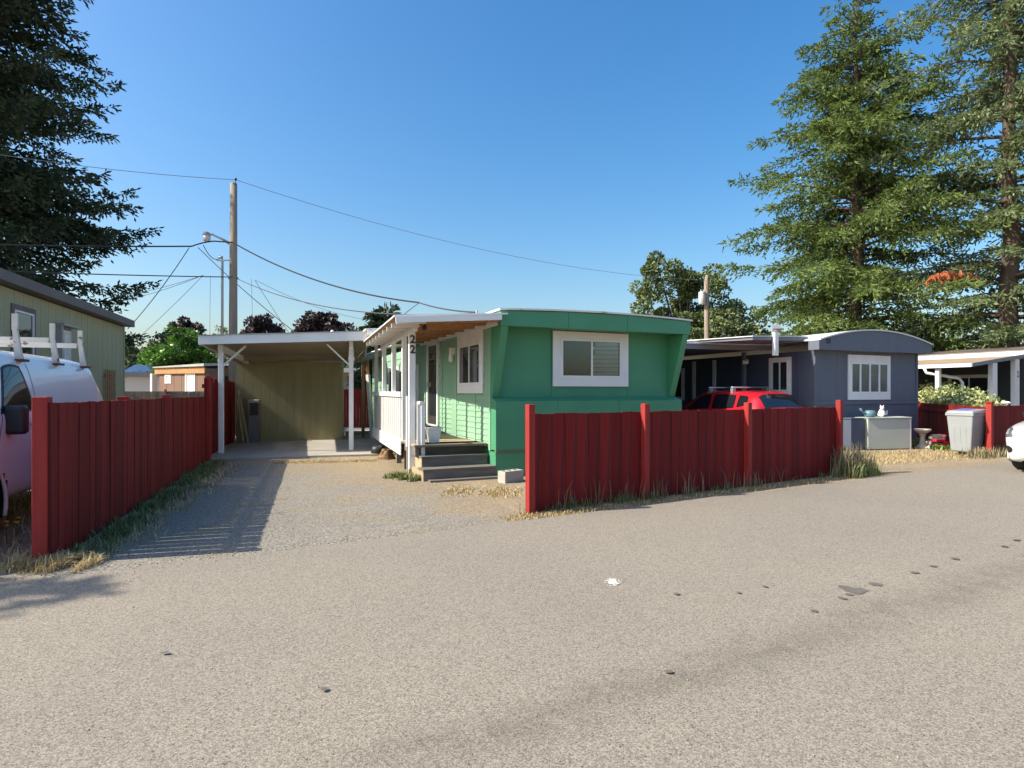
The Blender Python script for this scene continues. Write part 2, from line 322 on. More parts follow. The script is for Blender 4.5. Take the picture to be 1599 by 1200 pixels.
def blotch(name, c, rx, ry, rz, z, m, parent, seed, n=18):
    r = random.Random(seed); ca, sa = math.cos(rz), math.sin(rz); pts = []
    for i in range(n):
        t = 2*PI*i/n; k = r.uniform(0.7, 1.15); x, y = rx*k*math.cos(t), ry*k*math.sin(t)
        pts.append((c.x+x*ca-y*sa, c.y+x*sa+y*ca, z))
    g = M(); g.add(pts, [tuple(range(n))]); return g.obj(name, m, parent)
for i, (px, py, rx, ry) in enumerate([(1338,925,.10,.07),(1322,920,.05,.06),(1369,915,.045,.06),(1327,931,.03,.03),(1315,937,.03,.035),(1271,957,.03,.03),(1429,897,.035,.035),(1458,887,.035,.03),(1492,875,.04,.035),(1195,919,.02,.025),(1057,931,.025,.025),(1154,929,.018,.018),(1569,856,.035,.03),(1588,846,.04,.03),(1044,1054,.025,.02),(507,1082,.02,.02),(258,1025,.022,.018)]):
    blotch('oil_stain', gnd(px,py), rx, ry, 0.4, 0.0115+0.0006*i, OIL, road, 40+i, 12)
for i in range(60):
    r_ = random.Random(700+i); a = r_.uniform(0,2*PI); k = r_.random()**0.8
    p = gnd(958,912); p = p+Vector((math.cos(a)*0.085*k, math.sin(a)*0.11*k, 0))
    blotch('paint_splash', p, 0.014*(1.25-k), 0.014*(1.25-k), 0, 0.0126+0.00005*i, PAINTSPOT, road, 800+i, 8)

# ================================================================== FENCES
def fence(name, label, p0, p1, h, posts, post_h, bw=0.185, gap=0.006, group=None, seed=1, post_side=-1, thick=0.02, rails=True, post_w=0.09, mat_b=None, drop=0.0, rail_side=None):
    "board fence from p0 to p1 (local x), boards on y in [0,thick]; post_side -1 puts posts in front (towards -y)"
    p0, p1 = Vector(p0), Vector(p1); d = p1-p0; L = d.length; rz = math.atan2(d.y, d.x); r = random.Random(seed)
    t = thing(name, label, 'fence', (p0.x,p0.y,0), rz, group); mb = mat_b or RED
    n = int(round(L/(bw+gap))); w = L/n-gap
    variants = []
    for k in range(6):
        hh = h+r.uniform(-0.006,0.006); s = r.uniform(-0.004,0.004); y = r.uniform(0,0.004)
        g = M(); g.hexa([(0,y,-0.03),(w,y+r.uniform(-.003,.003),-0.03),(w,y+thick,-0.03),(0,y+thick,-0.03)], [(0,y,hh-s),(w,y,hh+s),(w,y+thick,hh+s),(0,y+thick,hh-s)])
        variants.append(g.mesh('board', mb))
    for i in range(n):
        o = link('board', variants[r.randrange(6)], t, (i*L/n+gap/2+r.uniform(-.001,.001), 0, -drop*i/n))
        o.rotation_euler = (r.uniform(-.006,.006), r.uniform(-.004,.004), r.uniform(-.01,.01))
    for q, ph in posts:
        g = M(); y0 = -post_w if post_side < 0 else thick+0.008
        g.box(q*L-post_w/2, q*L+post_w/2, y0, y0+post_w, -0.05, ph); bevel(g.obj('post', RED_L if not mat_b else mat_b, t), 0.006)
    if rails:
        rs = rail_side if rail_side is not None else -post_side
        yr = thick+0.010 if rs > 0 else -0.05
        for zz in (0.25, h-0.22):
            g = M(); g.box(0.06, L-0.10, yr, yr+0.038, zz, zz+0.085); g.obj('rail', mb, t)
    return t
fence('board_fence', 'low dark red board fence along the road in front of the green mobile home', (0.20,7.32), (5.86,10.74), 1.225,
      [(0.0,1.345),(0.287,1.335),(0.618,1.33),(1.0,1.35)], 1.3, 0.183, 0.004, seed=4)
# left fence: low run and tall run, boards facing the driveway (towards +a of the drive frame)
thL = R(18.4); cL, sL = rot2(thL)
def Lp(a, b, z=0.0): return Vector((cL*a-sL*b, sL*a+cL*b, z))
fence('board_fence', 'low dark red board fence beside the white van, left of the driveway', Lp(-2.20,14.15), Lp(-2.19,6.18), 1.40,
      [(0.41,1.45),(0.70,1.44),(0.995,1.455)], 1.45, 0.148, 0.011, seed=9, post_side=-1, post_w=0.115, rail_side=-1)
fence('board_fence', 'tall dark red board fence beside the carport, left of its white post', Lp(-2.30,19.2), Lp(-2.24,14.2), 1.80,
      [(0.03,1.80),(0.97,1.86)], 1.8, 0.148, 0.004, seed=10, post_side=1)
fence('board_fence', 'dark red fence seen through the gap behind the carport and the porch', at(520,25.5), at(600,24.6), 1.60, [(0.1,1.62),(0.93,1.62)], 1.6, 0.15, 0.02, seed=11)
# fences at the next lot on the right
cp = Vector((11.12,13.95,0))
fence('board_fence', 'dark red fence behind the grey wheeled bin, running beside the blue-grey home', (14.25,21.85), (11.18,14.05), 1.14, [(0.3,1.15),(0.65,1.15)], 1.1, 0.15, 0.004, seed=12, post_side=1)
f5 = fence('board_fence', 'red fence with capped corner post, behind the white car at right', cp, cp+RD*5.5, 1.16, [(0.0,1.24),(0.45,1.2),(0.9,1.2)], 1.2, 0.15, 0.004, seed=13, post_w=0.115)
g = M(); g.box(-0.08,0.08,-0.14,0.02,1.24,1.265); bevel(g.obj('post_cap', RED_L, f5), 0.005)
g = M(); g.lathe([(0.02,1.16),(0.02,1.20),(0.09,1.215),(0.10,1.235),(0.07,1.26),(0.02,1.27)], 14, (0.98,0.01,0)); g.obj('solar_lamp', VINYL, f5, smooth=True)
fence('board_fence', 'low grey weathered board fence in front of the distant white and brown sheds', at(170,29), at(330,30), 1.52, [(0.05,1.6),(0.55,1.62)], 1.6, 0.16, 0.008, seed=14, mat_b=WOOD_GREY_V)

# ================================================================== WINDOWS
def window(parent, x0, x1, z0, z1, y=0.0, face='-y', trim=0.1, panes=2, tmat=None, name='window', glass=None, sill=False, frame=0.035, blind=False, top_trim=None, bottom_trim=None):
    "flat window on a wall; the wall plane is y (face -y) or x=y (face -x / +x) in the parent's frame"
    tm = tmat or WHITE; gm = glass or GLASS
    def T(g):
        if face == '-y': return g
        s = -1 if face == '-x' else 1
        if face == '-x': g.v = [(y+(vy-y), -vx, vz) for vx,vy,vz in g.v]
        else: g.v = [(y-(vy-y), vx, vz) for vx,vy,vz in g.v]
        return g
    if face == '-x': x0, x1 = -x1, -x0
    tt = trim if top_trim is None else top_trim; bt = trim if bottom_trim is None else bottom_trim
    ix0, ix1, iz0, iz1 = x0+trim, x1-trim, z0+bt, z1-tt
    g = M()
    g.box(x0,ix0,y-0.022,y+0.003,z0,z1); g.box(ix1,x1,y-0.022,y+0.003,z0,z1); g.box(ix0,ix1,y-0.023,y+0.003,iz1,z1); g.box(ix0,ix1,y-0.023,y+0.003,z0,iz0)
    w = T(g).obj(name, tm, parent)
    g = M(); f = frame
    g.box(ix0,ix0+f,y-0.035,y+0.002,iz0,iz1); g.box(ix1-f,ix1,y-0.035,y+0.002,iz0,iz1); g.box(ix0+f,ix1-f,y-0.034,y+0.002,iz1-f,iz1); g.box(ix0+f,ix1-f,y-0.034,y+0.002,iz0,iz0+f)
    for k in range(1, panes):
        xm = ix0+(ix1-ix0)*k/panes; g.box(xm-f/2,xm+f/2,y-0.033,y+0.002,iz0+f,iz1-f)
    T(g).obj('window_frame', VINYL, w)
    for k in range(panes):
        a = ix0+(ix1-ix0)*k/panes; b = ix0+(ix1-ix0)*(k+1)/panes
        g = M(); g.box(a+f*0.6,b-f*0.6,y-0.012-0.004*(k%2),y+0.001,iz0+f*0.8,iz1-f*0.8); T(g).obj('pane', gm, w)
    return w

# ================================================================== GREEN MOBILE HOME
thH = R(23.5); cH, sH = rot2(thH)
def Hp(a, b, z=0.0): return Vector((cH*a-sH*b, sH*a+cH*b, z))
HA, HB = 3.90, 9.90                         # left wall line, front wall line
home = thing('mobile_home', 'green mobile home with slanted front corners and a white porch', 'house', Hp(HA,HB), thH)
W, LEN = 4.02, 11.4                         # local: x 0..W, y 0..LEN, front wall y=0
g = M(); g.box(0.03,W-0.02,0.03,LEN,0.0,2.66); g.obj('body', GREEN, home)
for x0, x1 in ((0.0,1.20),(1.206,2.90),(2.906,W)):       # front wall panels
    g = M(); g.box(x0,x1,0.004,0.028,1.36,2.66); g.obj('wall_panel', GREEN_D, home)
for x0, x1 in ((-0.02,1.29),(1.296,2.55),(2.556,W+0.02)):   # roof fascia
    g = M(); g.hexa([(x0,-0.50,2.635),(x1,-0.50,2.635),(x1,0.02,2.655),(x0,0.02,2.655)],
                    [(x0,-0.50,2.885+0.05*(1-(2*x0/W-1)**2)),(x1,-0.50,2.885+0.05*(1-(2*x1/W-1)**2)),(x1,0.02,2.885+0.05*(1-(2*x1/W-1)**2)),(x0,0.02,2.885+0.05*(1-(2*x0/W-1)**2))]); g.obj('fascia', GREEN_D, home)
for x0, x1 in ((0.0,0.135),(W-0.135,W)):                  # slanted side fins
    g = M(); g.hexa([(x0,-0.04,1.40),(x1,-0.04,1.40),(x1,0.0,1.40),(x0,0.0,1.40)], [(x0,-0.47,2.638),(x1,-0.47,2.638),(x1,0.0,2.638),(x0,0.0,2.638)]); g.obj('fin', GREEN_D, home)
for x0, x1 in ((-0.01,1.21),(1.216,2.53),(2.536,W+0.01)):  # protruding shelf below the window
    g = M(); g.hexa([(x0,-0.25,0.47),(x1,-0.25,0.47),(x1,0.003,0.47),(x0,0.003,0.47)], [(x0,-0.25,1.33),(x1,-0.25,1.33),(x1,0.003,1.405),(x0,0.003,1.405)]); g.obj('shelf_panel', GREEN_D, home)
g = M(); g.box(-0.015,W+0.015,-0.262,-0.2,0.44,0.468); g.obj('trim_strip', WOOD_GREY, home)
g = M(); g.box(-0.005,W,-0.225,0.0,-0.02,0.438); g.obj('skirting', GREEN_D, home)
# bowed roof with drip edge
def arc(x): return 2.895+0.05*(1-(2*x/W-1)**2)
xs = [-0.05+(W+0.10)*i/12 for i in range(13)]
g = M(); g.prism([(x,arc(x)+0.03) for x in xs]+[(x,arc(x)) for x in xs[::-1]], 'y', -0.53, LEN+0.1); rf = g.obj('roof', ROOFMETAL, home)
g = M(); g.box(1.55,1.85,2.2,2.5,2.96,3.06); g.box(1.50,1.90,2.15,2.55,3.06,3.09); g.obj('roof_vent', GALV, rf)
CLEAR = bpy.data.materials.new('clear_glass'); CLEAR.use_nodes = True
_n, _l = CLEAR.node_tree.nodes, CLEAR.node_tree.links; _n.remove(_n['Principled BSDF'])
_t = _n.new('ShaderNodeBsdfTransparent'); _t.inputs[0].default_value = (0.8,0.83,0.82,1); _g = _n.new('ShaderNodeBsdfGlossy'); _g.inputs['Roughness'].default_value = 0.02
_f = _n.new('ShaderNodeFresnel'); _f.inputs[0].default_value = 1.7; _m = _n.new('ShaderNodeMixShader')
_l.new(_f.outputs[0], _m.inputs[0]); _l.new(_t.outputs[0], _m.inputs[1]); _l.new(_g.outputs[0], _m.inputs[2]); _l.new(_m.outputs[0], _n['Material Output'].inputs['Surface'])
fw = window(home, 1.22, 2.89, 1.60, 2.635, -0.022, '-y', 0.17, 2, top_trim=0.14, bottom_trim=0.17, glass=CLEAR)
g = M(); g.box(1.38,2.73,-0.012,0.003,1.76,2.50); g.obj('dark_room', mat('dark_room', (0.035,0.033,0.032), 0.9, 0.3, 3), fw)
for i in range(8):
    z_ = 1.80+i*0.083; g = M(); x_ = 2.08 if i < 4 else 2.10+0.05*(i%2)
    g.hexa([(x_,-0.019,z_),(2.70,-0.019,z_+.012),(2.70,-0.013,z_+.012),(x_,-0.013,z_)], [(x_,-0.016,z_+.07),(2.70,-0.016,z_+.082),(2.70,-0.013,z_+.082),(x_,-0.013,z_+.07)]); g.obj('blind_slat', CURTAIN, fw)
# left side: lap siding boards between battens
zl = []; z = 0.50
while z < 1.34: zl.append((z, z+0.105)); z += 0.105
while z < 2.62: zl.append((z, min(z+0.20, 2.66))); z += 0.20
for za, zb in zl:
    g = M(); g.hexa([(-0.016,0.06,za),(0.03,0.06,za),(0.03,LEN,za),(-0.016,LEN,za)], [(-0.002,0.06,zb),(0.03,0.06,zb),(0.03,LEN,zb),(-0.002,LEN,zb)]); g.obj('siding_board', GREEN, home)
for y0, y1 in ((-0.01,0.075),(0.77,0.80),(1.92,2.22),(2.93,2.97),(6.2,6.26),(LEN-0.1,LEN+0.01)):
    g = M(); g.box(-0.024,0.0,y0,y1,0.45,2.67); g.obj('batten', GREEN, home)
g = M(); g.box(0.0,0.03,0.0,LEN,-0.02,0.48); g.obj('skirting', GREEN_D, home)
window(home, 0.34, 1.80, 1.47, 2.68, -0.02, '-x', 0.12, 2, top_trim=0.26, bottom_trim=0.17)
window(home, 5.0, 6.0, 1.05, 2.2, -0.02, '-x', 0.09, 2)
window(home, 7.2, 8.6, 1.2, 2.25, -0.02, '-x', 0.1, 2)
# door
g = M()
for yy in (3.18, 4.03): g.box(-0.06,0.0,yy,yy+0.09,0.70,2.68)
g.box(-0.06,0.0,3.18,4.12,2.58,2.68); g.box(-0.06,0.0,3.18,4.12,0.70,0.735)
df = g.obj('door', WHITE, home)
g = M(); g.box(-0.03,-0.005,3.27,4.03,0.735,2.58); g.obj('door_panel', mat('dark_door', (0.05,0.045,0.04), 0.4), df)
g = M(); g.box(-0.045,-0.031,3.38,3.92,0.95,2.4); g.obj('pane', GLASS, df)
for zz in (1.05, 1.65, 2.25): g = M(); g.box(-0.075,-0.03,3.275,3.30,zz,zz+0.1); g.obj('hinge', BLACK, df)
g = M(); g.box(-0.09,-0.045,3.93,3.99,1.62,1.72); g.obj('handle', CHROME, df)
# porch light beside window
g = M(); g.box(-0.12,-0.024,2.02,2.12,2.28,2.42); g.lathe([(0.03,2.12),(0.055,2.15),(0.05,2.27),(0.02,2.29)], 10, (-0.09,2.07,0)); g.obj('porch_light', VINYL, home)

# ================================================================== PORCH
thP = R(19.3); cP, sP = rot2(thP)
PO = Vector((-1.80,10.70,0))
porch = thing('front_porch', 'white railed porch with steps and sloping roof on the green home', 'porch', PO, thP)
# local: x right (towards the home), y back; outer post line x=0
def PL(a, b):      # home frame (a,b) -> porch local
    p = Hp(a,b)-PO; return (cP*p.x+sP*p.y, -sP*p.x+cP*p.y)
def xwall(y):      # porch-local x of the home wall at porch-local y
    x1, y1 = PL(HA-0.03, 10.0); x2, y2 = PL(HA-0.03, 20.0); return x1+(x2-x1)*(y-y1)/(y2-y1)
# deck boards run across
DK = []
y = -0.42; k = 0
while y < 5.7:
    g = M(); g.hexa([(-0.02,y,0.535),(xwall(y),y,0.535),(xwall(y+.135),y+.135,0.535),(-0.02,y+.135,0.535)], [(-0.02,y,0.57),(xwall(y),y,0.57),(xwall(y+.135),y+.135,0.57),(-0.02,y+.135,0.57)])
    g.obj('deck_board', WOOD_TAN if k%3 else WOOD_GREY, porch); y += 0.142; k += 1
g = M(); g.box(0.0,0.04,-0.35,5.6,0.38,0.53); g.obj('joist', WOOD_GREY, porch)
# posts
for i, (yy, w) in enumerate(((0.0,0.115),(0.86,0.09),(2.25,0.09),(3.88,0.09),(5.55,0.09))):
    g = M(); g.box(-w/2,w/2,yy-w/2,yy+w/2,0.12 if i==0 else 0.5,2.56); bevel(g.obj('post', WHITE, porch), 0.005)
for i, yy in enumerate((0.9, 1.9)):
    g = M(); g.box(0.0,0.10,yy-0.05,yy+0.05,-0.04,0.40); g.obj('pier_post', WOOD_GREY_V, porch)
g = M(); g.box(-0.05,0.06,0.16,0.30,-0.04,0.62); g.obj('pier_post', WOOD_GREY_V, porch)
g = M(); g.box(-0.06,0.06,-0.06,0.06,-0.04,0.12); g.obj('post_base', WOOD_TAN, porch)
# rail: cap, boards, lower band
g = M(); g.box(-0.09,0.05,0.86,5.62,1.40,1.50); bevel(g.obj('rail_cap', WHITE, porch), 0.006)
n = 32; y0, y1 = 0.92, 5.58
for i in range(n):
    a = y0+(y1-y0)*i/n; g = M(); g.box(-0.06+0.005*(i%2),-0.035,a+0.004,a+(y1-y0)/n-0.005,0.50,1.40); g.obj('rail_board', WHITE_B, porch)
g = M(); g.box(-0.085,-0.061,0.80,5.66,0.28,0.56); bevel(g.obj('lower_band', WHITE, porch), 0.004)
g = M(); g.box(-0.07,0.06,0.10,0.22,0.50,1.42); g.obj('rail_post', WHITE, porch)
# short rail by the steps
for xx, yy, zt in ((0.10,-0.15,1.33),(0.145,-0.30,1.30)):
    g = M(); g.box(xx-0.035,xx+0.035,yy-0.02,yy+0.02,0.30,zt); bevel(g.obj('rail_board', WHITE, porch), 0.004)
g = M(); g.box(0.08,0.15,-0.34,-0.05,1.28,1.325); g.obj('rail_cap', WHITE, porch)
# beam and roof, first section
g = M(); g.box(-0.045,0.045,-0.35,4.3,2.56,2.65); g.obj('beam', WHITE, porch)
ex = -0.44                                # eave
def zr(x, y): return 2.66+0.165*(x-ex)/(xwall(y)-ex)
ry = [-1.03+0.60*i for i in range(9)]
ry = [q for q in ry if q < 4.05]
fx, fy = PL(HA, 9.52)
for i, yy in enumerate(ry):
    xw = xwall(yy)-0.0; yy2 = yy
    za, zb = 2.635, 2.735
    g = M(); g.bar((ex+0.02,yy+0.03,za),(0.06,yy+0.03,za+(zb-za)*(0.06-ex)/(xw-ex)),0.04,0.085); g.obj('rafter_tail', WHITE, porch)
    g = M(); g.bar((0.06,yy+0.03,za+(zb-za)*(0.06-ex)/(xw-ex)),(xw-0.02,yy+0.03,zb),0.04,0.085); g.obj('rafter', WOOD_RAW, porch)
ya, yb = -1.10, 4.15
g = M(); g.hexa([(ex,ya,2.682),(xwall(ya),ya,2.785),(xwall(yb),yb,2.785),(ex,yb,2.682)], [(ex,ya,2.697),(xwall(ya),ya,2.80),(xwall(yb),yb,2.80),(ex,yb,2.697)]); rfp = g.obj('roof_sheathing', WOOD_RAW, porch)
g = M(); g.hexa([(ex-0.03,ya-0.03,2.70),(xwall(ya)+0.1,ya-0.03,2.815),(xwall(yb)+0.1,yb,2.815),(ex-0.03,yb,2.70)], [(ex-0.03,ya-0.03,2.725),(xwall(ya)+0.1,ya-0.03,2.84),(xwall(yb)+0.1,yb,2.84),(ex-0.03,yb,2.725)]); g.obj('roof', ROOFMETAL, porch)
g = M(); g.hexa([(ex-0.01,ya-0.045,2.60),(xwall(ya)-0.01,ya-0.045,2.715),(xwall(ya)-0.01,ya-0.005,2.715),(ex-0.01,ya-0.005,2.60)], [(ex-0.01,ya-0.045,2.70),(xwall(ya)-0.01,ya-0.045,2.80),(xwall(ya)-0.01,ya-0.005,2.80),(ex-0.01,ya-0.005,2.70)]); g.obj('fascia', WHITE, porch)
g = M(); x1,y1_ = PL(HA-0.04,9.45); x2,y2_ = PL(HA-0.04,14.6); g.bar((x1,y1_+0.1,2.69),(x2,y2_,2.69),0.04,0.09); g.obj('ledger', WHITE, porch)
# second, higher roof section behind it
yc, yd = 3.35, 6.3; xl2 = -0.46
zf = lambda x: 2.90+0.06*(x-xl2)
for i in range(7):
    yy = yc+0.05+(yd-yc-0.1)*i/6; g = M(); g.bar((xl2+0.02,yy,2.88),(xwall(yy)-0.03,yy,2.95),0.045,0.09); g.obj('rafter', WHITE, porch)
g = M(); g.hexa([(xl2-.03,yc,2.93),(xwall(yc),yc,3.01),(xwall(yd),yd,3.01),(xl2-.03,yd,2.93)], [(xl2-.03,yc,2.955),(xwall(yc),yc,3.035),(xwall(yd),yd,3.035),(xl2-.03,yd,2.955)]); g.obj('roof', ROOFMETAL, porch)
g = M(); g.bar((0,yc-0.2,2.80),(0,yd,2.80),0.08,0.09); g.obj('beam', WHITE, porch)
for yy in (4.2,5.5): g = M(); g.box(-0.04,0.04,yy-0.04,yy+0.04,2.5,2.80); g.obj('post', WHITE, porch)
g = M(); g.bar((xl2+0.05,yc-0.02,2.90),(-0.02,yc-0.05,2.62),0.03,0.11,(0,1,0)); g.obj('brace', WHITE, porch)
# wooden steps in the home's direction
def steps():
    st = M(); treads = []
    spec = [(10.25,10.6,0.57,0.385,2.70,3.86),(9.97,10.28,0.385,0.205,2.66,3.86),(9.65,10.0,0.205,-0.03,2.60,3.90),(9.50,9.67,0.035,-0.03,2.68,3.96)]
    par = None
    for i, (b0, b1, zt, zb, a0, a1) in enumerate(spec):
        def Q(a, b, z): x, y = PL(a,b); return (x,y,z)
        g = M(); g.hexa([Q(a0,b0+.02,zb),Q(a1,b0+.02,zb),Q(a1,b0+.055,zb),Q(a0,b0+.055,zb)], [Q(a0,b0+.02,zt-.036),Q(a1,b0+.02,zt-.036),Q(a1,b0+.055,zt-.036),Q(a0,b0+.055,zt-.036)])
        if i < 3: g.obj('riser', WOOD_GREY, porch)
        g = M(); g.hexa([Q(a0-.01,b0,zt-.036),Q(a1+.01,b0,zt-.036),Q(a1+.01,b1,zt-.036),Q(a0-.01,b1,zt-.036)], [Q(a0-.01,b0,zt),Q(a1+.01,b0,zt),Q(a1+.01,b1,zt),Q(a0-.01,b1,zt)])
        g.obj('tread', WOOD_GREY if i else WOOD_TAN, porch)
        if i in (1,2):
            g = M(); g.hexa([Q(a0,b0+.06,-.02),Q(a0+.04,b0+.06,-.02),Q(a0+.04,10.5,-.02),Q(a0,10.5,-.02)], [Q(a0,b0+.06,zt-.04),Q(a0+.04,b0+.06,zt-.04),Q(a0+.04,10.5,zt-.04),Q(a0,10.5,zt-.04)]); g.obj('stringer', WOOD_TAN, porch)
steps()
for k, zz in enumerate((2.43, 2.25)):
    text_mesh('2', 0.20, 'house_number', BLACK, porch, (0.005,-0.064,zz), (PI/2,0,0), 0.004, 0.005)
g = M(); g.ball((0.13,-0.5,2.60),0.045); g.tube([(0.13,-0.5,2.63),(0.16,-0.42,2.66)],0.012); g.obj('floodlight', BLACK, porch)
# ------- small things on and under the porch
g = M(); g.prism([(-0.12,-0.09),(0.12,-0.09),(0.12,0.09),(-0.12,0.09)],'z',0,0.01)
pot = M()
def frustum(w0,d0,w1,d1,z0,z1): return [(-w0,-d0,z0),(w0,-d0,z0),(w0,d0,z0),(-w0,d0,z0)], [(-w1,-d1,z1),(w1,-d1,z1),(w1,d1,z1),(-w1,d1,z1)]
b_, t_ = frustum(.085,.085,.12,.12,0,.25); pot.hexa(b_, t_)
b_, t_ = frustum(.135,.135,.14,.14,.25,.285); pot.hexa(b_, t_)
pt = thing('planter', 'white square plastic planter standing on the porch deck', 'planter', PO+Vector((cP*0.40-sP*0.05, sP*0.40+cP*0.05, 0.571)), thH)
bevel(pot.obj('pot', VINYL, pt), 0.008)
b_, t_ = frustum(.11,.11,.11,.11,.286,.29); g = M(); g.hexa(b_, t_); g.obj('soil', mat('soil', (0.05,0.035,0.025), 0.95), pt)
stp = gnd(604,717)
g = M(); r_ = random.Random(2); prof = []
for i in range(9):
    pass
g.lathe([(0.20,-0.03),(0.17,0.03),(0.13,0.10),(0.12,0.20),(0.11,0.22)], 11); g.v = [(x*(1+r_.uniform(-.22,.22)), y*(1+r_.uniform(-.22,.22)), z+r_.uniform(-.02,.02)) for x,y,z in g.v]
g.obj('tree_stump', mat('stump_wood', (0.21,0.125,0.06), 0.9, 0.3, 10, 0.2, 40, 0.6, 30), loc=stp, label='small weathered tree stump under the edge of the white porch', cat='stump')
bp_ = gnd(591,711)
g = M(); g.lathe([(0.14,0.0),(0.17,0.06),(0.17,0.16),(0.13,0.22),(0.04,0.23)], 14); g.obj('black_bucket', BLACK, smooth=True, loc=bp_, label='round black tub on the slab under the porch', cat='tub')
# cinder block with three hollow cores
cb = thing('cinder_block', 'hollow grey concrete block beside the porch steps', 'block', Vector((-0.02,9.93,0)), R(40))
g = M(); l_, w_, h_ = 0.40, 0.19, 0.19
for x0, x1, y0, y1 in ((0,l_,0,.03),(0,l_,w_-.03,w_),(0,.03,.03,w_-.03),(.125,.152,.03,w_-.03),(.248,.275,.03,w_-.03),(l_-.03,l_,.03,w_-.03)):
    g.box(x0-l_/2,x1-l_/2,y0-w_/2,y1-w_/2,0,h_-(0.0 if y1-y0>.1 else .001))
g.obj('block_shell', CBLOCK, cb)
g = M(); g.box(0,0.2,0,0.2,0,0.06); g.v = [(x-.1,y-.1,z-.01) for x,y,z in g.v]; g.obj('concrete_paver', CBLOCK, loc=Vector((-0.10,10.22,0)), rz=thH, label='flat concrete paver wedged between the steps and the block', cat='paver')

# ================================================================== CARPORT AND SHED
thC = R(14.3); cC, sC = rot2(thC); CO = Vector((-6.88,14.09,0))
def Cp(x, y, z=0.0): return Vector((CO.x+cC*x-sC*y, CO.y+sC*x+cC*y, z))
sl_ = M(); sl_.box(-0.35,4.3,-1.08,3.46,-0.1,0.05); o = sl_.obj('concrete_slab', CONC, kind='structure', loc=CO, rz=thC); bevel(o, 0.012)
car = thing('carport', 'white carport with flat plywood roof and braced posts', 'carport', CO, thC)
zt = lambda x: 2.60+0.0465*(x+0.35)       # underside at the front
for i, x in enumerate((0.0, 2.97)):
    g = M(); g.box(x-0.055,x+0.055,-0.055,0.055,0.05,zt(x)-0.16); bevel(g.obj('post', WHITE, car), 0.006)
    g = M(); g.hexa([(x-.045,-0.14,zt(x)-.16),(x+.045,-0.14,zt(x)-.16),(x+.045,3.5,zt(x)-.31),(x-.045,3.5,zt(x)-.31)], [(x-.045,-0.14,zt(x)-.005),(x+.045,-0.14,zt(x)-.005),(x+.045,3.5,zt(x)-.155),(x-.045,3.5,zt(x)-.155)]); bevel(g.obj('beam', WHITE, car), 0.005)
g = M(); g.bar((0.03,0.0,2.10),(0.55,-0.10,2.58),0.035,0.09,(0,1,0)); g.obj('brace', WHITE, car)
g = M(); g.bar((2.94,0.0,2.14),(2.40,-0.10,2.66),0.035,0.09,(0,1,0)); g.obj('brace', WHITE, car)
g = M(); g.bar((2.94,0.05,2.14),(2.93,0.6,2.55),0.035,0.08,(1,0,0)); g.obj('brace', WHITE, car)
g = M(); g.box(2.90,3.05,-0.06,0.06,2.30,2.36); g.obj('post_bracket', WHITE, car)
xa, xb = -0.37, 3.36
nb = 14
for i in range(nb):                        # roof deck boards seen from below
    ya = -0.48+4.06*i/nb; yb = -0.48+4.06*(i+1)/nb-0.006; d0, d1 = 0.0425*(ya+.48), 0.0425*(yb+.48)
    g = M(); g.hexa([(xa+.03,ya,zt(xa)-d0),(xb-.03,ya,zt(xb)-d0),(xb-.03,yb,zt(xb)-d1),(xa+.03,yb,zt(xa)-d1)], [(xa+.03,ya,zt(xa)-d0+.03),(xb-.03,ya,zt(xb)-d0+.03),(xb-.03,yb,zt(xb)-d1+.03),(xa+.03,yb,zt(xa)-d1+.03)]); g.obj('roof_board', PLY, car)
for yy in (2.55, 3.30):
    d = 0.0425*(yy+.48); g = M(); g.hexa([(xa+.1,yy,zt(xa)-d-.13),(xb-.1,yy,zt(xb)-d-.13),(xb-.1,yy+.045,zt(xb)-d-.13),(xa+.1,yy+.045,zt(xa)-d-.13)], [(xa+.1,yy,zt(xa)-d-.004),(xb-.1,yy,zt(xb)-d-.004),(xb-.1,yy+.045,zt(xb)-d-.004),(xa+.1,yy+.045,zt(xa)-d-.004)]); g.obj('joist', PLY, car)
g = M(); g.hexa([(xa,-.515,zt(xa)-.03),(xb,-.515,zt(xb)-.03),(xb,-.485,zt(xb)-.03),(xa,-.485,zt(xa)-.03)], [(xa,-.515,zt(xa)+.165),(xb,-.515,zt(xb)+.185),(xb,-.485,zt(xb)+.185),(xa,-.485,zt(xa)+.165)]); bevel(g.obj('fascia', WHITE, car), 0.004)
for x in (xa, xb-0.03):
    g = M(); g.hexa([(x,-.484,zt(x)-.03),(x+.03,-.484,zt(x)-.03),(x+.03,3.6,zt(x)-.2),(x,3.6,zt(x)-.2)], [(x,-.484,zt(x)+.16),(x+.03,-.484,zt(x)+.16),(x+.03,3.6,zt(x)-.01),(x,3.6,zt(x)-.01)]); g.obj('fascia', WHITE, car)
g = M(); g.hexa([(xa-.02,-.54,zt(xa)+.168),(xb+.02,-.54,zt(xb)+.188),(xb+.02,3.62,zt(xb)+.0),(xa-.02,3.62,zt(xa)-.01)], [(xa-.02,-.54,zt(xa)+.185),(xb+.02,-.54,zt(xb)+.205),(xb+.02,3.62,zt(xb)+.02),(xa-.02,3.62,zt(xa)+.01)]); cr = g.obj('roof', ROOFCOAT, car)
g = M(); g.tube([(2.5,0.4,2.8),(2.5,0.4,3.02)],0.02); g.ball((2.5,0.4,3.02),0.045); g.obj('roof_vent', VINYL, cr, smooth=True)
g = M(); g.tube([(3.40,-0.45,2.66),(3.36,-0.1,2.60),(3.20,0.0,2.45),(3.12,0.05,2.35)],0.016); g.obj('downspout', GALV, car, smooth=True)
shed = thing('shed', 'olive plywood shed at the back of the carport', 'shed', Cp(-0.33,3.47), thC)
g = M(); g.box(0.012,2.97,0.012,2.4,0.04,2.40); g.obj('body', OLIVE, shed)
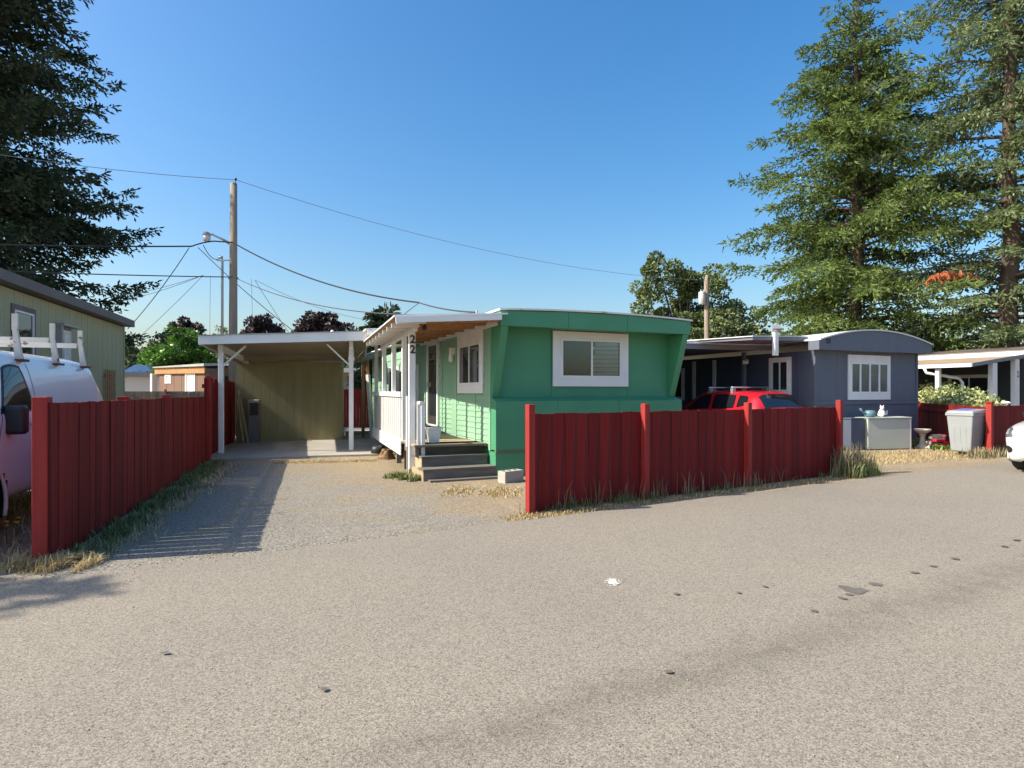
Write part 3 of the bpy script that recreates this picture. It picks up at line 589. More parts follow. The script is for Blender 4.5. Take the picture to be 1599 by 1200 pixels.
for i in range(13):
    x0 = 2.99*i/13; g = M(); g.box(x0+.003,x0+2.99/13-.003,0.0,0.015,0.045,2.30); g.obj('siding_panel', OLIVE, shed)
g = M(); g.box(-0.02,3.01,-0.012,2.45,2.405,2.43); g.obj('roof', ROOFCOAT, shed)
# lumber leaning by the fence
for i, (x, dx, h, w, y) in enumerate(((0.02,-0.18,1.35,0.05,2.7),(0.10,-0.26,1.55,0.05,2.9))):
    p = Cp(x,y); q = Cp(x+dx-0.02,y+0.15); g = M(); o_ = p
    g.bar((0,0,0.052),(q.x-p.x,q.y-p.y,h),w,0.03,(0,1,0)); g.obj('leaning_board', WOOD_TAN, loc=(p.x,p.y,0), label=('shorter' if i==0 else 'longer')+' thin board leaning on the red fence inside the carport', cat='board')
wp = thing('upright_post', 'grey upright wooden box post with a pale cap, standing before the shed', 'post', Cp(0.22,3.15), thC)
g = M(); g.box(-0.14,0.14,-0.10,0.10,0.05,1.18); g.obj('post_shaft', mat('purple_grey_wood', (0.17,0.155,0.165), 0.7, 0.15, 3, stretch=(5,5,.5)), wp)
g = M(); g.box(-0.15,0.15,-0.11,0.11,1.18,1.27); bevel(g.obj('cap', CONC, wp), 0.02)
g = M(); g.box(-0.10,0.12,-0.106,-0.10,0.82,1.17); g.obj('dark_panel', mat('dark_maroon_panel',(0.05,0.025,0.025),0.6), wp)

# patio cover behind the porch
pc = thing('patio_cover', 'low wooden patio cover with leaning posts between the shed and the green home', 'patio cover', at(575,18.6), R(18))
def pcl(px, Y, py): p = at(px,Y,py)-at(575,18.6); c_, s_ = rot2(R(18)); return (c_*p.x+s_*p.y, -s_*p.x+c_*p.y, p.z)
g = M(); a_, b_ = Vector(pcl(556,18.2,563)), Vector(pcl(622,19.6,546)); g.bar(a_, b_, 0.05, 0.16); g.obj('beam', WOOD_GREY, pc)
bk = Vector((0,3.2,0.05)); g = M(); u = Vector((0,0,0.10)); g.hexa([a_+u, b_+u, b_+u+bk, a_+u+bk], [a_+u*1.3, b_+u*1.3, b_+u*1.3+bk, a_+u*1.3+bk]); g.obj('roof', ROOFCOAT, pc)
for i in range(4):
    q = a_+(b_-a_)*(i+.5)/4-Vector((0,0,.0)); g = M(); g.bar(q+Vector((0,.04,.03)), q+bk+Vector((0,0,.03)), 0.05, 0.1); g.obj('rafter', WOOD_GREY, pc)
g = M(); q = Vector(pcl(567.5,19.6,560)); g.bar((q.x,q.y,-.03), (q.x,q.y,q.z+.15), 0.10, 0.10); g.obj('post', WOOD_RAW, pc)
g = M(); q0 = Vector(pcl(582,19.0,686)); q1 = Vector(pcl(575,18.8,585)); q2 = Vector(pcl(573.5,18.7,562)); g.bar((q0.x,q0.y,-0.02), q1, 0.10, 0.10); g.obj('leaning_post', WHITE, pc)
g = M(); g.bar(q1, q2+Vector((0,0,.1)), 0.09, 0.09); g.obj('leaning_post', WOOD_RAW, pc)
g = M(); g.box(0.0,2.6,0.0,1.8,-0.02,0.14); g.obj('step_slab', CONC, loc=at(540,20.5), rz=thC, label='raised concrete step behind the carport slab', cat='step')

# ================================================================== VEHICLES
def CR(P, t):
    "Catmull-Rom along axis 0"
    n = len(P); i = np.clip(np.floor(t).astype(int), 0, n-2); u = (t-i)
    sh = (-1,)+(1,)*(P.ndim-1); u = u.reshape(sh)
    p0, p1, p2, p3 = P[np.clip(i-1,0,n-1)], P[i], P[i+1], P[np.clip(i+2,0,n-1)]
    k = 0.42
    m1, m2 = k*(p2-p0), k*(p3-p1)
    return (2*u**3-3*u**2+1)*p1+(u**3-2*u**2+u)*m1+(-2*u**3+3*u**2)*p2+(u**3-u**2)*m2
class Loft:
    def __init__(s, st, w):
        s.P = np.array([[(x*w, y, z) for x, z in ring] for y, ring in st], float)
    def S(s, a, b):      # paired samples
        a, b = np.asarray(a, float).ravel(), np.asarray(b, float).ravel()
        A = CR(s.P, a)                                     # (k, R, 3)
        out = np.zeros((len(a),3))
        for i in range(len(a)): out[i] = CR(A[i], b[i:i+1])[0]
        return out
    def body(s, ns, nr, holes=()):
        Sn, Rn = s.P.shape[:2]
        A = CR(s.P, np.linspace(0, Sn-1, ns)); G = np.stack([CR(A[i], np.linspace(0, Rn-1, nr)) for i in range(ns)])   # ns,nr,3
        mir = G[:, ::-1][:, 1:].copy(); mir[..., 0] *= -1; full = np.concatenate([G, mir], 1); k = full.shape[1]
        V = full.reshape(-1,3); F = []
        for i in range(ns-1):
            for j in range(k-1):
                q = (i*k+j, (i+1)*k+j, (i+1)*k+j+1, i*k+j+1); c = V[list(q)].mean(0)
                if any((c[1]-y)**2+(c[2]-z)**2 < r*r and abs(c[0]) > 0.45 for y, z, r in holes): continue
                F.append(q)
        F.append(tuple(range(k))); F.append(tuple((ns-1)*k+j for j in range(k))[::-1])
        g = M(); g.v = [tuple(p) for p in V]; g.f = F; return g
    def patch(s, c, n=9, m=7, off=0.004, side=1, rnd=0.0):
        "c: four (s,r) corners, counter-clockwise"
        u, v = np.meshgrid(np.linspace(0,1,n), np.linspace(0,1,m), indexing='ij')
        if rnd:     # round the corners in parameter space
            uu, vv = u*2-1, v*2-1; e = rnd
            u = (uu*np.sqrt(1-e*vv**2/2)+1)/2; v = (vv*np.sqrt(1-e*uu**2/2)+1)/2
        c = np.array(c, float); st = ((1-u)*(1-v))[...,None]*c[0]+(u*(1-v))[...,None]*c[1]+(u*v)[...,None]*c[2]+((1-u)*v)[...,None]*c[3]
        a, b = st[...,0].ravel(), st[...,1].ravel(); P = s.S(a,b); e = 1e-3
        N = np.cross(s.S(a+e,b)-s.S(a-e,b), s.S(a,b+e)-s.S(a,b-e)); N /= np.linalg.norm(N,axis=1)[:,None]+1e-12
        ctr = np.array([0, P[:,1].mean(), 0.8]); sgn = np.sign(((P-ctr)*N).sum(1).mean()) or 1
        P = P+N*off*sgn; P[:,0] *= side
        g = M(); g.v = [tuple(p) for p in P]; g.f = [(i*m+j,(i+1)*m+j,(i+1)*m+j+1,i*m+j+1) for i in range(n-1) for j in range(m-1)]
        return g
def both(lf, c, **kw):
    a = lf.patch(c, side=1, **kw); b = lf.patch(c, side=-1, **kw); g = M(); g.add(a.v, a.f); g.add(b.v, b.f); return g
def wheel(parent, x, y, r=0.34, w=0.22, side=1):
    g = M(); g.lathe([(r*0.60,-w/2),(r*0.93,-w/2),(r,-w/2+.03),(r,w/2-.03),(r*0.93,w/2),(r*0.60,w/2)], 28, (x,y,r), 'x'); t = g.obj('wheel', RUBBER, parent, smooth=False)
    g = M(); xo = x+side*(w/2-.02); g.lathe([(r*0.62,-.03*side),(r*0.62,.012*side),(r*0.52,.0),(r*0.2,-.005*side),(r*0.12,.02*side)], 20, (xo,y,r), 'x'); g.obj('rim', CHROME, t)
    for k in range(5):
        a = 2*PI*k/5; g = M(); g.bar((xo+.012*side, y+.1*r*math.cos(a), r+.1*r*math.sin(a)), (xo+.012*side, y+.56*r*math.cos(a), r+.56*r*math.sin(a)), 0.05, 0.02, (1,0,0)); g.obj('spoke', GALV, t)
def arch(parent, x, y, z, r, m, side=1, w=0.05):
    pts = [(x, y+r*math.cos(t), z+r*math.sin(t)) for t in np.linspace(-0.35, PI+0.35, 22)]
    g = M(); g.tube(pts, w, 6); g.obj('wheel_arch', m, parent, smooth=True)
    g = M(); o = 0; n = 18
    a = [(x-side*0.28, y+(r+.0)*math.cos(t), z+(r+.0)*math.sin(t)) for t in np.linspace(-0.4, PI+0.4, n)]
    b = [(x-side*0.01, y+(r+.0)*math.cos(t), z+(r+.0)*math.sin(t)) for t in np.linspace(-0.4, PI+0.4, n)]
    g.v = a+b; g.f = [(i,i+1,n+i+1,n+i) for i in range(n-1)]+[tuple(range(n))]; g.obj('wheel_liner', BLACK, parent)

XO = [  # crossover: y, ring of (half width factor, z)
 (-0.02,[(.40,.34),(.52,.35),(.58,.46),(.60,.57),(.58,.66),(.48,.71),(.28,.735),(0,.74)]),
 (0.10,[(.60,.22),(.78,.25),(.84,.46),(.86,.62),(.82,.74),(.68,.80),(.38,.835),(0,.845)]),
 (0.50,[(.62,.20),(.92,.24),(.97,.50),(.97,.72),(.92,.85),(.78,.90),(.42,.935),(0,.945)]),
 (1.10,[(.62,.20),(.95,.24),(1.0,.54),(.99,.80),(.94,.94),(.81,.985),(.44,1.02),(0,1.03)]),
 (1.32,[(.62,.20),(.95,.24),(1.0,.55),(.99,.82),(.95,.97),(.83,1.03),(.46,1.08),(0,1.09)]),
 (2.08,[(.62,.20),(.95,.24),(1.0,.56),(.99,.84),(.95,1.00),(.73,1.42),(.46,1.49),(0,1.505)]),
 (2.85,[(.62,.20),(.95,.24),(1.0,.57),(.99,.86),(.955,1.02),(.73,1.45),(.46,1.525),(0,1.54)]),
 (3.60,[(.62,.20),(.95,.24),(1.0,.58),(.99,.88),(.955,1.05),(.72,1.43),(.46,1.505),(0,1.52)]),
 (4.02,[(.62,.22),(.94,.27),(.98,.58),(.97,.90),(.93,1.08),(.69,1.37),(.44,1.45),(0,1.465)]),
 (4.33,[(.62,.26),(.91,.30),(.95,.56),(.94,.84),(.89,.98),(.74,1.04),(.44,1.07),(0,1.08)]),
 (4.42,[(.60,.34),(.82,.36),(.86,.52),(.85,.72),(.78,.84),(.62,.88),(.36,.90),(0,.905)]),
 (4.45,[(.40,.40),(.55,.41),(.60,.50),(.60,.62),(.55,.70),(.44,.73),(.25,.745),(0,.75)])]
def crossover(name, label, paint, loc, rz, rack=False):
    t = thing(name, label, 'car', loc, rz); lf = Loft(XO, 0.9)
    lf.body(96, 34, [(0.86,0.33,0.385),(3.52,0.33,0.385)]).obj('body', paint, t, smooth=True)
    sp = {'windshield':[(4.1,5.12),(4.92,5.12),(4.92,7),(4.1,7)], 'rear_window':[(8.1,5.12),(8.9,5.22),(8.9,7),(8.1,7)]}
    for nm, c in sp.items(): both(lf, c).obj(nm, GLASS_B, t, smooth=True)
    for c in ([(4.35,4.08),(5.62,4.08),(5.55,4.9),(4.93,4.86)], [(5.72,4.08),(6.80,4.08),(6.72,4.92),(5.68,4.92)], [(6.90,4.12),(7.62,4.3),(7.45,4.85),(6.84,4.92)]):
        for s_ in (1,-1): lf.patch(c, side=s_, rnd=0.25).obj('side_window', GLASS_B, t, smooth=True)
    for s_ in (1,-1):
        h = lf.patch([(0.42,3.85),(1.05,3.2),(2.0,4.1),(1.15,4.8)], side=s_, off=0.008, rnd=0.4).obj('headlight', mat('headlight_housing',(0.10,0.10,0.11),0.15,0.4,25,spec=1.0), t, smooth=True)
        lf.patch([(0.75,3.9),(1.1,3.55),(1.6,4.1),(1.15,4.4)], side=s_, off=0.014, rnd=0.5).obj('lamp', LENS, h, smooth=True)
        lf.patch([(0.55,1.6),(1.05,1.6),(1.05,2.3),(0.55,2.3)], side=s_, off=0.006, rnd=0.9).obj('fog_lamp', BLACK, t, smooth=True)
        lf.patch([(8.6,3.5),(9.2,3.5),(8.95,4.9),(8.4,4.9)], side=s_, off=0.008, rnd=0.3).obj('taillight', LENS_R, t, smooth=True)
        g = M(); g.ball((s_*0.99,1.62,1.04),0.12,10,8,(0.9,0.6,0.72)); g.tube([(s_*0.86,1.6,0.99),(s_*0.95,1.6,1.02)],0.025); g.obj('mirror', BLACK, t, smooth=True)
        for yy in (0.86,3.52): wheel(t, s_*0.78, yy, 0.335, 0.22, s_); arch(t, s_*0.885, yy, 0.33, 0.385, paint, s_, 0.022)
    both(lf, [(0.25,2.6),(0.9,2.6),(0.75,3.1),(0.25,3.1)], off=0.004) 
    g = M(); g.box(-0.36,0.36,-0.035,0.02,0.40,0.56); g.obj('grille', BLACK, t)
    g = M(); g.box(-0.62,0.62,0.45,4.1,0.19,0.26); g.obj('underbody', BLACK, t)
    if rack:
        for k, yy in enumerate((2.35,3.20)):
            g = M(); g.tube([(-0.66,yy,1.615),(0.66,yy,1.615)],[0.022,0.022],8); rb = g.obj('roof_bar', CHROME, t, smooth=True)
            for s_ in (1,-1): g = M(); g.box(s_*0.60-.05,s_*0.60+.05,yy-.045,yy+.045,1.46,1.60); g.obj('bar_foot', GALV, rb)
        g = M(); g.tube([(0,3.6,1.51),(0,3.72,1.64)],0.008); g.obj('antenna', BLACK, t)
    return t
crossover('hatchback_car', 'red hatchback with silver roof bars parked behind the red fence', REDCAR, Hp(12.28,15.35), thH+PI, True)
wa = gnd(1583,731); frd = math.atan2(RD.y, RD.x)
fr = Vector((9.04,11.02,0))                # front right corner of the white car
crossover('crossover_car', 'white car nosing into the right edge of the picture', WHITECAR, fr+RD*0.05-RN*0.80, frd-PI/2)

VN = [
 (0.0,[(.5,.46),(.75,.47),(.84,.62),(.86,.84),(.82,.97),(.68,1.03),(.4,1.06),(0,1.07)]),
 (0.22,[(.6,.40),(.93,.42),(.98,.70),(.98,.95),(.94,1.07),(.80,1.14),(.5,1.18),(0,1.19)]),
 (0.95,[(.6,.38),(.97,.41),(1.0,.74),(1.0,1.06),(.985,1.23),(.87,1.28),(.55,1.34),(0,1.36)]),
 (1.55,[(.6,.38),(.97,.41),(1.0,.74),(1.0,1.08),(.99,1.28),(.85,1.80),(.60,1.93),(0,1.96)]),
 (2.20,[(.6,.38),(.97,.41),(1.0,.74),(1.0,1.08),(.99,1.28),(.86,1.83),(.62,1.965),(0,2.0)]),
 (3.20,[(.6,.38),(.97,.41),(1.0,.74),(1.0,1.08),(.99,1.28),(.86,1.83),(.62,1.965),(0,2.0)]),
 (4.15,[(.6,.38),(.97,.41),(1.0,.74),(1.0,1.08),(.99,1.28),(.855,1.82),(.61,1.955),(0,1.99)]),
 (4.42,[(.6,.38),(.96,.41),(.985,.74),(.985,1.08),(.97,1.28),(.835,1.74),(.58,1.85),(0,1.88)]),
 (4.68,[(.6,.40),(.93,.43),(.96,.74),(.955,1.05),(.94,1.22),(.84,1.38),(.55,1.42),(0,1.43)]),
 (4.76,[(.5,.44),(.84,.46),(.88,.72),(.87,.98),(.84,1.08),(.72,1.14),(.45,1.17),(0,1.18)])]
van = thing('cargo_van', 'white cargo van with rusty roof rack parked behind the left red fence', 'van', Lp(-3.98,6.02), thL)
lf = Loft(VN, 1.0)
lf.body(110, 36, [(0.98,0.38,0.43),(3.75,0.38,0.43)]).obj('body', VANPAINT, van, smooth=True)
both(lf, [(2.12,5.12),(2.9,5.12),(2.9,7),(2.12,7)]).obj('windshield', GLASS_B, van, smooth=True)
for s_ in (1,-1):
    w_ = lf.patch([(2.50,4.0),(3.86,4.0),(3.66,4.88),(3.02,4.88)], side=s_, off=0.003, rnd=0.22).obj('window_seal', BLACK, van, smooth=True)
    lf.patch([(2.60,4.06),(3.78,4.06),(3.60,4.82),(3.06,4.82)], side=s_, off=0.006, rnd=0.22).obj('pane', GLASS_B, w_, smooth=True)
    for c in ([(3.99,1.2),(4.005,1.2),(3.925,5.1),(3.91,5.1)], [(2.40,2.2),(2.42,2.2),(2.62,4.2),(2.60,4.2)]):
        lf.patch(c, n=2, m=20, off=0.0025, side=s_).obj('door_seam', BLACK, van)
    lf.patch([(2.3,2.62),(6.8,2.62),(6.8,2.68),(2.3,2.68)], n=40, m=2, off=0.004, side=s_).obj('side_crease', VANPAINT, van)
    for yy in (0.98,3.75): wheel(van, s_*0.85, yy, 0.37, 0.24, s_); arch(van, s_*0.985, yy, 0.38, 0.43, VANPAINT, s_, 0.02)
    g = M(); g.box(s_*1.06-.10,s_*1.06+.10,1.36,1.50,1.06,1.36); mo = g.obj('mirror', BLACK, van); bevel(mo, 0.04, 4)
    g = M(); g.tube([(s_*0.95,1.5,1.16),(s_*1.02,1.46,1.16)],0.03); g.obj('mirror_arm', BLACK, mo)
    lf.patch([(3.6,3.2),(3.86,3.2),(3.86,3.45),(3.6,3.45)], side=s_, off=0.012, rnd=0.3).obj('door_handle', BLACK, van)
    lf.patch([(0.15,2.6),(0.9,2.6),(0.9,3.6),(0.15,3.6)], side=s_, off=0.006).obj('headlight', LENS, van, smooth=True)
both(lf, [(7.1,5.15),(7.9,5.15),(7.9,6.6),(7.1,6.6)]).obj('rear_window', GLASS_B, van, smooth=True)
g = M(); g.box(-0.92,0.92,-0.08,0.05,0.42,0.62); bevel(g.obj('bumper', GALV, van), 0.03, 3)
g = M(); g.box(-0.9,0.9,4.70,4.86,0.44,0.60); bevel(g.obj('bumper', GALV, van), 0.03, 3)
g = M(); g.box(-0.80,0.80,0.1,4.7,0.34,0.40); g.obj('underbody', BLACK, van)
rk = link('roof_rack', M().box(-0.66,0.66,2.0,2.05,2.13,2.19).mesh('roof_rack', RACK), van)
for k, yy in enumerate((2.0,3.0,3.95)):
    if k: g = M(); g.box(-0.78,0.78,yy,yy+.05,2.12,2.185); g.obj('cross_bar', RACK, rk)
    for s_ in (1,-1):
        g = M(); g.hexa([(s_*.86-.035,yy,1.86),(s_*.86+.035,yy,1.86),(s_*.86+.035,yy+.05,1.86),(s_*.86-.035,yy+.05,1.86)], [(s_*.82-.022,yy+.01,2.20),(s_*.82+.022,yy+.01,2.20),(s_*.82+.022,yy+.045,2.20),(s_*.82-.022,yy+.045,2.20)]); g.obj('rack_foot', RACK, rk)
        g = M(); g.box(s_*.82-.028,s_*.82+.028,yy+.012,yy+.04,2.19,2.37); g.obj('stop_plate', RACK, rk)
        g = M(); g.box(s_*.86-.08,s_*.86+.07,yy-.05,yy+.09,1.835,1.862); g.obj('mount', RUST, rk)
g = M(); g.box(-0.84,-0.80,1.0,4.2,2.08,2.12); g.obj('side_rail', RACK, rk)

# ================================================================== LEFT BUILDING (sage green)
lb = thing('house', 'sage green house with dark brown fascia, behind the white van', 'house', (-12.05,18.5,0), R(18.5))
g = M(); g.box(-5.0,-0.012,-9.6,0,0,3.50); g.obj('body', SAGE, lb)
n = 24
for i in range(n):
    y0 = -9.6+9.6*i/n; g = M(); g.box(-0.012,0.008,y0+.006,y0+9.6/n-.006,0.3,3.49); g.obj('siding_panel', SAGE, lb)
g = M(); g.box(-5.3,0.26,-9.8,0.12,3.52,3.72); lr = g.obj('roof', BROWN_TRIM, lb)
g = M(); g.box(0.0,0.02,-0.10,0.012,0.3,3.5); g.obj('corner_board', SAGE, lb)
window(lb, -7.35, -6.30, 1.95, 3.22, 0.012, '+x', 0.11, 1, tmat=BROWN_TRIM)
window(lb, -5.2, -4.35, 2.1, 3.0, 0.012, '+x', 0.06, 2, tmat=SLATE, glass=CURTAIN)
g = M(); g.box(0.01,0.2,-5.3,-4.3,3.02,3.06); g.box(0.01,0.16,-5.3,-5.22,2.1,3.02); g.obj('window_hood', GALV, lb)
for yy, z in ((-6.2,3.95),(-2.6,3.92)):
    g = M(); g.tube([(-0.6,yy,3.70),(-0.6,yy,z)],0.045,8); g.obj('vent_pipe', VINYL, lr)
for i in range(6):
    g = M(); g.box(0.05,0.07,-1.95+i*.16,-1.90+i*.16,0.0,2.12); g.obj('trellis_slat', WOOD_RAW, lb)
g = M(); g.box(0.02,0.05,-1.95,-1.1,1.9,2.0); g.obj('trellis_rail', WOOD_RAW, lb)

# ================================================================== BLUE-GREY HOME
gh = thing('mobile_home', 'blue-grey mobile home with curved roof front and white window', 'house', (7.9,15.55,0), thH)
GW, GL = 4.13, 13.0
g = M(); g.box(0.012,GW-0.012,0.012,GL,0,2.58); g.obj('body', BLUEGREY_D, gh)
for i in range(10):
    x0 = GW*i/10; g = M(); g.box(x0+.003,x0+GW/10-.003,-0.004,0.014,1.24,2.58); g.obj('siding_panel', BLUEGREY, gh)
for i in range(4):
    x0 = GW*i/4; g = M(); g.box(x0+.003,x0+GW/4-.003,-0.002,0.014,0.0,1.16); g.obj('skirting', BLUEGREY, gh)
for i in range(24):
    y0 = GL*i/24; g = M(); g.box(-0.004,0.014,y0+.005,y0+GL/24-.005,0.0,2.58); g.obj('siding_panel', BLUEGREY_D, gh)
g = M(); g.box(-0.02,GW+0.02,-0.05,0.01,1.16,1.24); g.obj('trim_strip', BLUEGREY, gh)
for x0, x1 in ((-0.015,0.06),(GW-0.06,GW+0.015)): g = M(); g.box(x0,x1,-0.03,0.0,0.3,2.58); g.obj('corner_board', BLUEGREY, gh)
def garc(x): u = (x-GW/2)/(GW/2+.2); return 2.82+0.32*(1-u*u)
xs = [-0.2+(GW+.4)*i/20 for i in range(21)]
g = M(); g.prism([(x,garc(x)) for x in xs]+[(GW+.2,2.58),(-.2,2.58)], 'y', -0.30, 0.02); g.obj('fascia', BLUEGREY, gh)
g = M(); g.prism([(x,garc(x)+.035) for x in xs]+[(x,garc(x)+.002) for x in xs[::-1]], 'y', -0.34, GL+.2); g.obj('roof', ROOFMETAL, gh)
window(gh, 1.24, 2.95, 1.28, 2.50, -0.006, '-y', 0.09, 4, frame=0.05, top_trim=0.20, bottom_trim=0.17, glass=mat('pale_window_glass', (0.07,0.09,0.10), 0.05, 0.4, 2.0, spec=1.0))
window(gh, 0.72, 1.48, 1.42, 2.45, -0.006, '-x', 0.10, 2)
window(gh, 5.1, 5.9, 1.2, 2.3, -0.006, '-x', 0.1, 1)
g = M(); g.box(-0.05,0.0,3.6,3.72,0.1,2.5); g.box(-0.05,0.0,4.55,4.67,0.1,2.5); g.obj('door_frame', WHITE, gh)
pl = M(); pl.box(-0.02,0.0,0,0.0,0,0)
text_mesh('23', 0.17, 'house_number', BLACK, gh, (0.13,-0.306,2.80), (PI/2,0,0), 0.004, 0.004)
# awning between the two homes
aw = thing('carport_awning', 'grey metal carport awning over the red hatchback, attached to the blue-grey home', 'awning', Hp(13.4,12.5), thH)
g = M(); g.hexa([(-5.3,0,2.64),(0,0,2.70),(0,6,2.70),(-5.3,6,2.64)], [(-5.3,0,2.68),(0,0,2.74),(0,6,2.74),(-5.3,6,2.68)]); g.obj('roof', SLATE, aw)
g = M(); g.hexa([(-5.32,-.03,2.60),(0.05,-.03,2.66),(0.05,0,2.66),(-5.32,0,2.60)], [(-5.32,-.03,2.72),(0.05,-.03,2.80),(0.05,0,2.80),(-5.32,0,2.72)]); g.obj('fascia', SLATE, aw)
g = M(); g.hexa([(-5.34,-.06,2.724),(0.07,-.06,2.804),(0.07,6,2.804),(-5.34,6,2.724)], [(-5.34,-.06,2.745),(0.07,-.06,2.825),(0.07,6,2.825),(-5.34,6,2.745)]); g.obj('roof_sheet', ROOFMETAL, aw)
g = M(); g.hexa([(-1.9,-1.2,2.80),(0.05,-1.2,2.84),(0.05,0.4,2.84),(-2.9,0.4,2.79)], [(-1.9,-1.2,2.88),(0.05,-1.2,2.94),(0.05,0.4,2.94),(-2.9,0.4,2.84)]); g.obj('upper_roof', SLATE, aw)
g = M(); g.hexa([(-1.92,-1.23,2.883),(0.0,-1.23,2.945),(0.0,0.4,2.945),(-2.95,0.4,2.843)], [(-1.92,-1.23,2.905),(0.0,-1.23,2.968),(0.0,0.4,2.968),(-2.95,0.4,2.866)]); g.obj('roof_sheet', ROOFMETAL, aw)
g = M(); g.box(-1.25,-1.13,-1.30,-1.21,2.42,3.0); g.obj('hanger_post', WHITE, aw)
g = M(); g.bar((-1.19,-1.30,3.06),(-1.12,-1.22,3.16),0.20,0.12); g.tube([(-1.19,-1.25,2.98),(-1.18,-1.25,3.06)],0.02); g.obj('floodlight', GALV, aw)
for x, y in ((-0.10,0.9),(-5.1,5.7),(-2.6,5.7)):
    g = M(); g.box(x-.05,x+.05,y-.05,y+.05,0,2.66); g.obj('post', SLATE if x > -1 else WHITE, aw)
g = M(); g.bar((-0.14,0.8,2.36),(-0.05,0.9,2.42),0.16,0.1); g.obj('floodlight', VINYL, aw)
fence('board_fence', 'dark red rail fence in the shade under the awning, beyond the red hatchback', Hp(8.2,17.6), Hp(13.3,17.6), 1.45, [(0.3,2.6),(0.62,2.6)], 1.5, 0.13, 0.03, seed=31)
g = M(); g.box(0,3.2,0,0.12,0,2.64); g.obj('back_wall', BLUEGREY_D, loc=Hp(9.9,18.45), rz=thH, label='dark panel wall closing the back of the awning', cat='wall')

# box, birdbath, tricycle planter, bin
bx = thing('storage_box', 'grey-green storage box standing against the blue-grey home', 'storage box', (9.12,15.26,0), R(10))
g = M(); g.box(0,1.24,0,0.42,0.02,0.81); bevel(g.obj('box_body', BOXGREY, bx), 0.012)
g = M(); g.hexa([(-.02,-.03,.812),(1.28,-.03,.812),(1.28,.44,.812),(-.02,.44,.812)], [(-.02,-.03,.832),(1.28,-.03,.84),(1.28,.44,.85),(-.02,.44,.832)]); bevel(g.obj('lid', BOXGREY, bx), 0.006)
g = M(); g.box(1.242,1.28,0.0,0.40,0.0,0.80); g.obj('side_board', WHITE, bx)
shade_box = thing('storage_box', 'added dark box painted as the shadowed left end of the grey-green storage box', 'storage box', (8.62,15.14,0), R(22))
g = M(); g.box(0,0.48,0,0.40,0.0,0.80); bevel(g.obj('box_body', BLUEGREY_D, shade_box), 0.01)  # dark colour stands in for the shadow over the storage box's left end
g = M(); g.box(-.02,0.49,-.02,0.42,0.802,0.825); g.obj('lid', BLUEGREY_D, shade_box)
wc = thing('watering_can', 'teal watering can lying on the grey-green storage box', 'watering can', Vector((9.30,15.47,0.84)), R(10))
g = M(); g.lathe([(0.09,0.0),(0.13,0.03),(0.14,0.12),(0.10,0.17),(0.05,0.18)], 14); g.obj('can_body', mat('teal_plastic',(0.10,0.19,0.22),0.4), wc, smooth=True)
g = M(); g.tube([(-0.10,0,0.06),(-0.22,0,0.14),(-0.29,0,0.22)],[0.03,0.02,0.03],8); g.obj('spout', mat('teal_plastic',(0.10,0.19,0.22)), wc, smooth=True)
ct = thing('cat_figurine', 'white and black cat figurine sitting on the grey-green storage box', 'figurine', Vector((9.66,15.56,0.842)), R(-20))
g = M(); g.lathe([(0.085,0.0),(0.10,0.05),(0.08,0.13),(0.05,0.19),(0.03,0.21)], 12); g.ball((0,-0.03,0.23),0.055,10,8); 
for s_ in (1,-1): g.add([(s_*.045,-.03,.26),(s_*.015,-.03,.28),(s_*.04,-.01,.27),(s_*.04,-.03,.32)], [(0,1,3),(1,2,3),(2,0,3)])
g.tube([(0.08,0.05,0.03),(0.13,0.06,0.08),(0.12,0.05,0.17)],0.018); g.obj('cat_body', mat('cat_paint',(0.72,0.70,0.66),0.5,0.05,3,spot=((0.02,0.02,0.02),0.56,9.0)), ct, smooth=True)
bb = thing('bird_bath', 'cast stone bird bath with a cherub at its foot', 'bird bath', at(1441,15.75), 0)
g = M(); g.lathe([(0.16,-0.02),(0.16,0.05),(0.11,0.08),(0.07,0.14),(0.06,0.30),(0.08,0.38),(0.10,0.40)], 16); g.obj('pedestal', STONE, bb, smooth=True)
g = M(); g.lathe([(0.09,0.40),(0.17,0.45),(0.20,0.48),(0.20,0.515),(0.17,0.515),(0.10,0.475),(0.02,0.47)], 20); g.obj('bowl', STONE, bb, smooth=True)
g = M(); g.ball((0.12,-0.09,0.14),0.07,10,8,(0.9,0.8,1.2)); g.ball((0.14,-0.10,0.29),0.05,10,8); g.tube([(0.10,-0.10,0.18),(0.02,-0.13,0.14),(0.0,-0.14,0.2)],0.022); g.tube([(0.10,-0.11,0.08),(0.03,-0.18,0.05),(0.06,-0.2,0.0)],0.03); g.obj('cherub', STONE, bb, smooth=True)
tr = thing('tricycle_planter', 'bright red metal tricycle planter with a wire basket', 'planter', at(1469,15.6), R(10))
g = M(); g.box(-0.20,0.03,-0.08,0.08,0.20,0.25); g.obj('tray', REDMETAL, tr)
g = M()
for i in range(9): x = -0.21+0.25*i/8; g.tube([(x*0.9,-0.085,0.25),(x,-0.10,0.37)],0.006,4); g.tube([(x*0.9,0.085,0.25),(x,0.10,0.37)],0.006,4)
for zz in (0.27,0.32,0.37): g.tube([(-0.22,-0.10,zz),(0.05,-0.10,zz),(0.05,0.10,zz),(-0.22,0.10,zz),(-0.22,-0.10,zz)],0.007,4)
g.obj('basket', GALV, tr)
for x, r_, nm in ((0.14,0.10,'front_wheel'),(-0.08,0.07,'rear_wheel')):
    g = M(); pts = [(x+r_*math.cos(t),0,r_+r_*math.sin(t)) for t in np.linspace(0,2*PI,19)]; g.tube(pts,0.012,5)
    for k in range(3): a = PI*k/3; g.tube([(x+r_*math.cos(a),0,r_+r_*math.sin(a)),(x-r_*math.cos(a),0,r_-r_*math.sin(a))],0.008,4)
    g.obj('wheel', REDMETAL, tr)
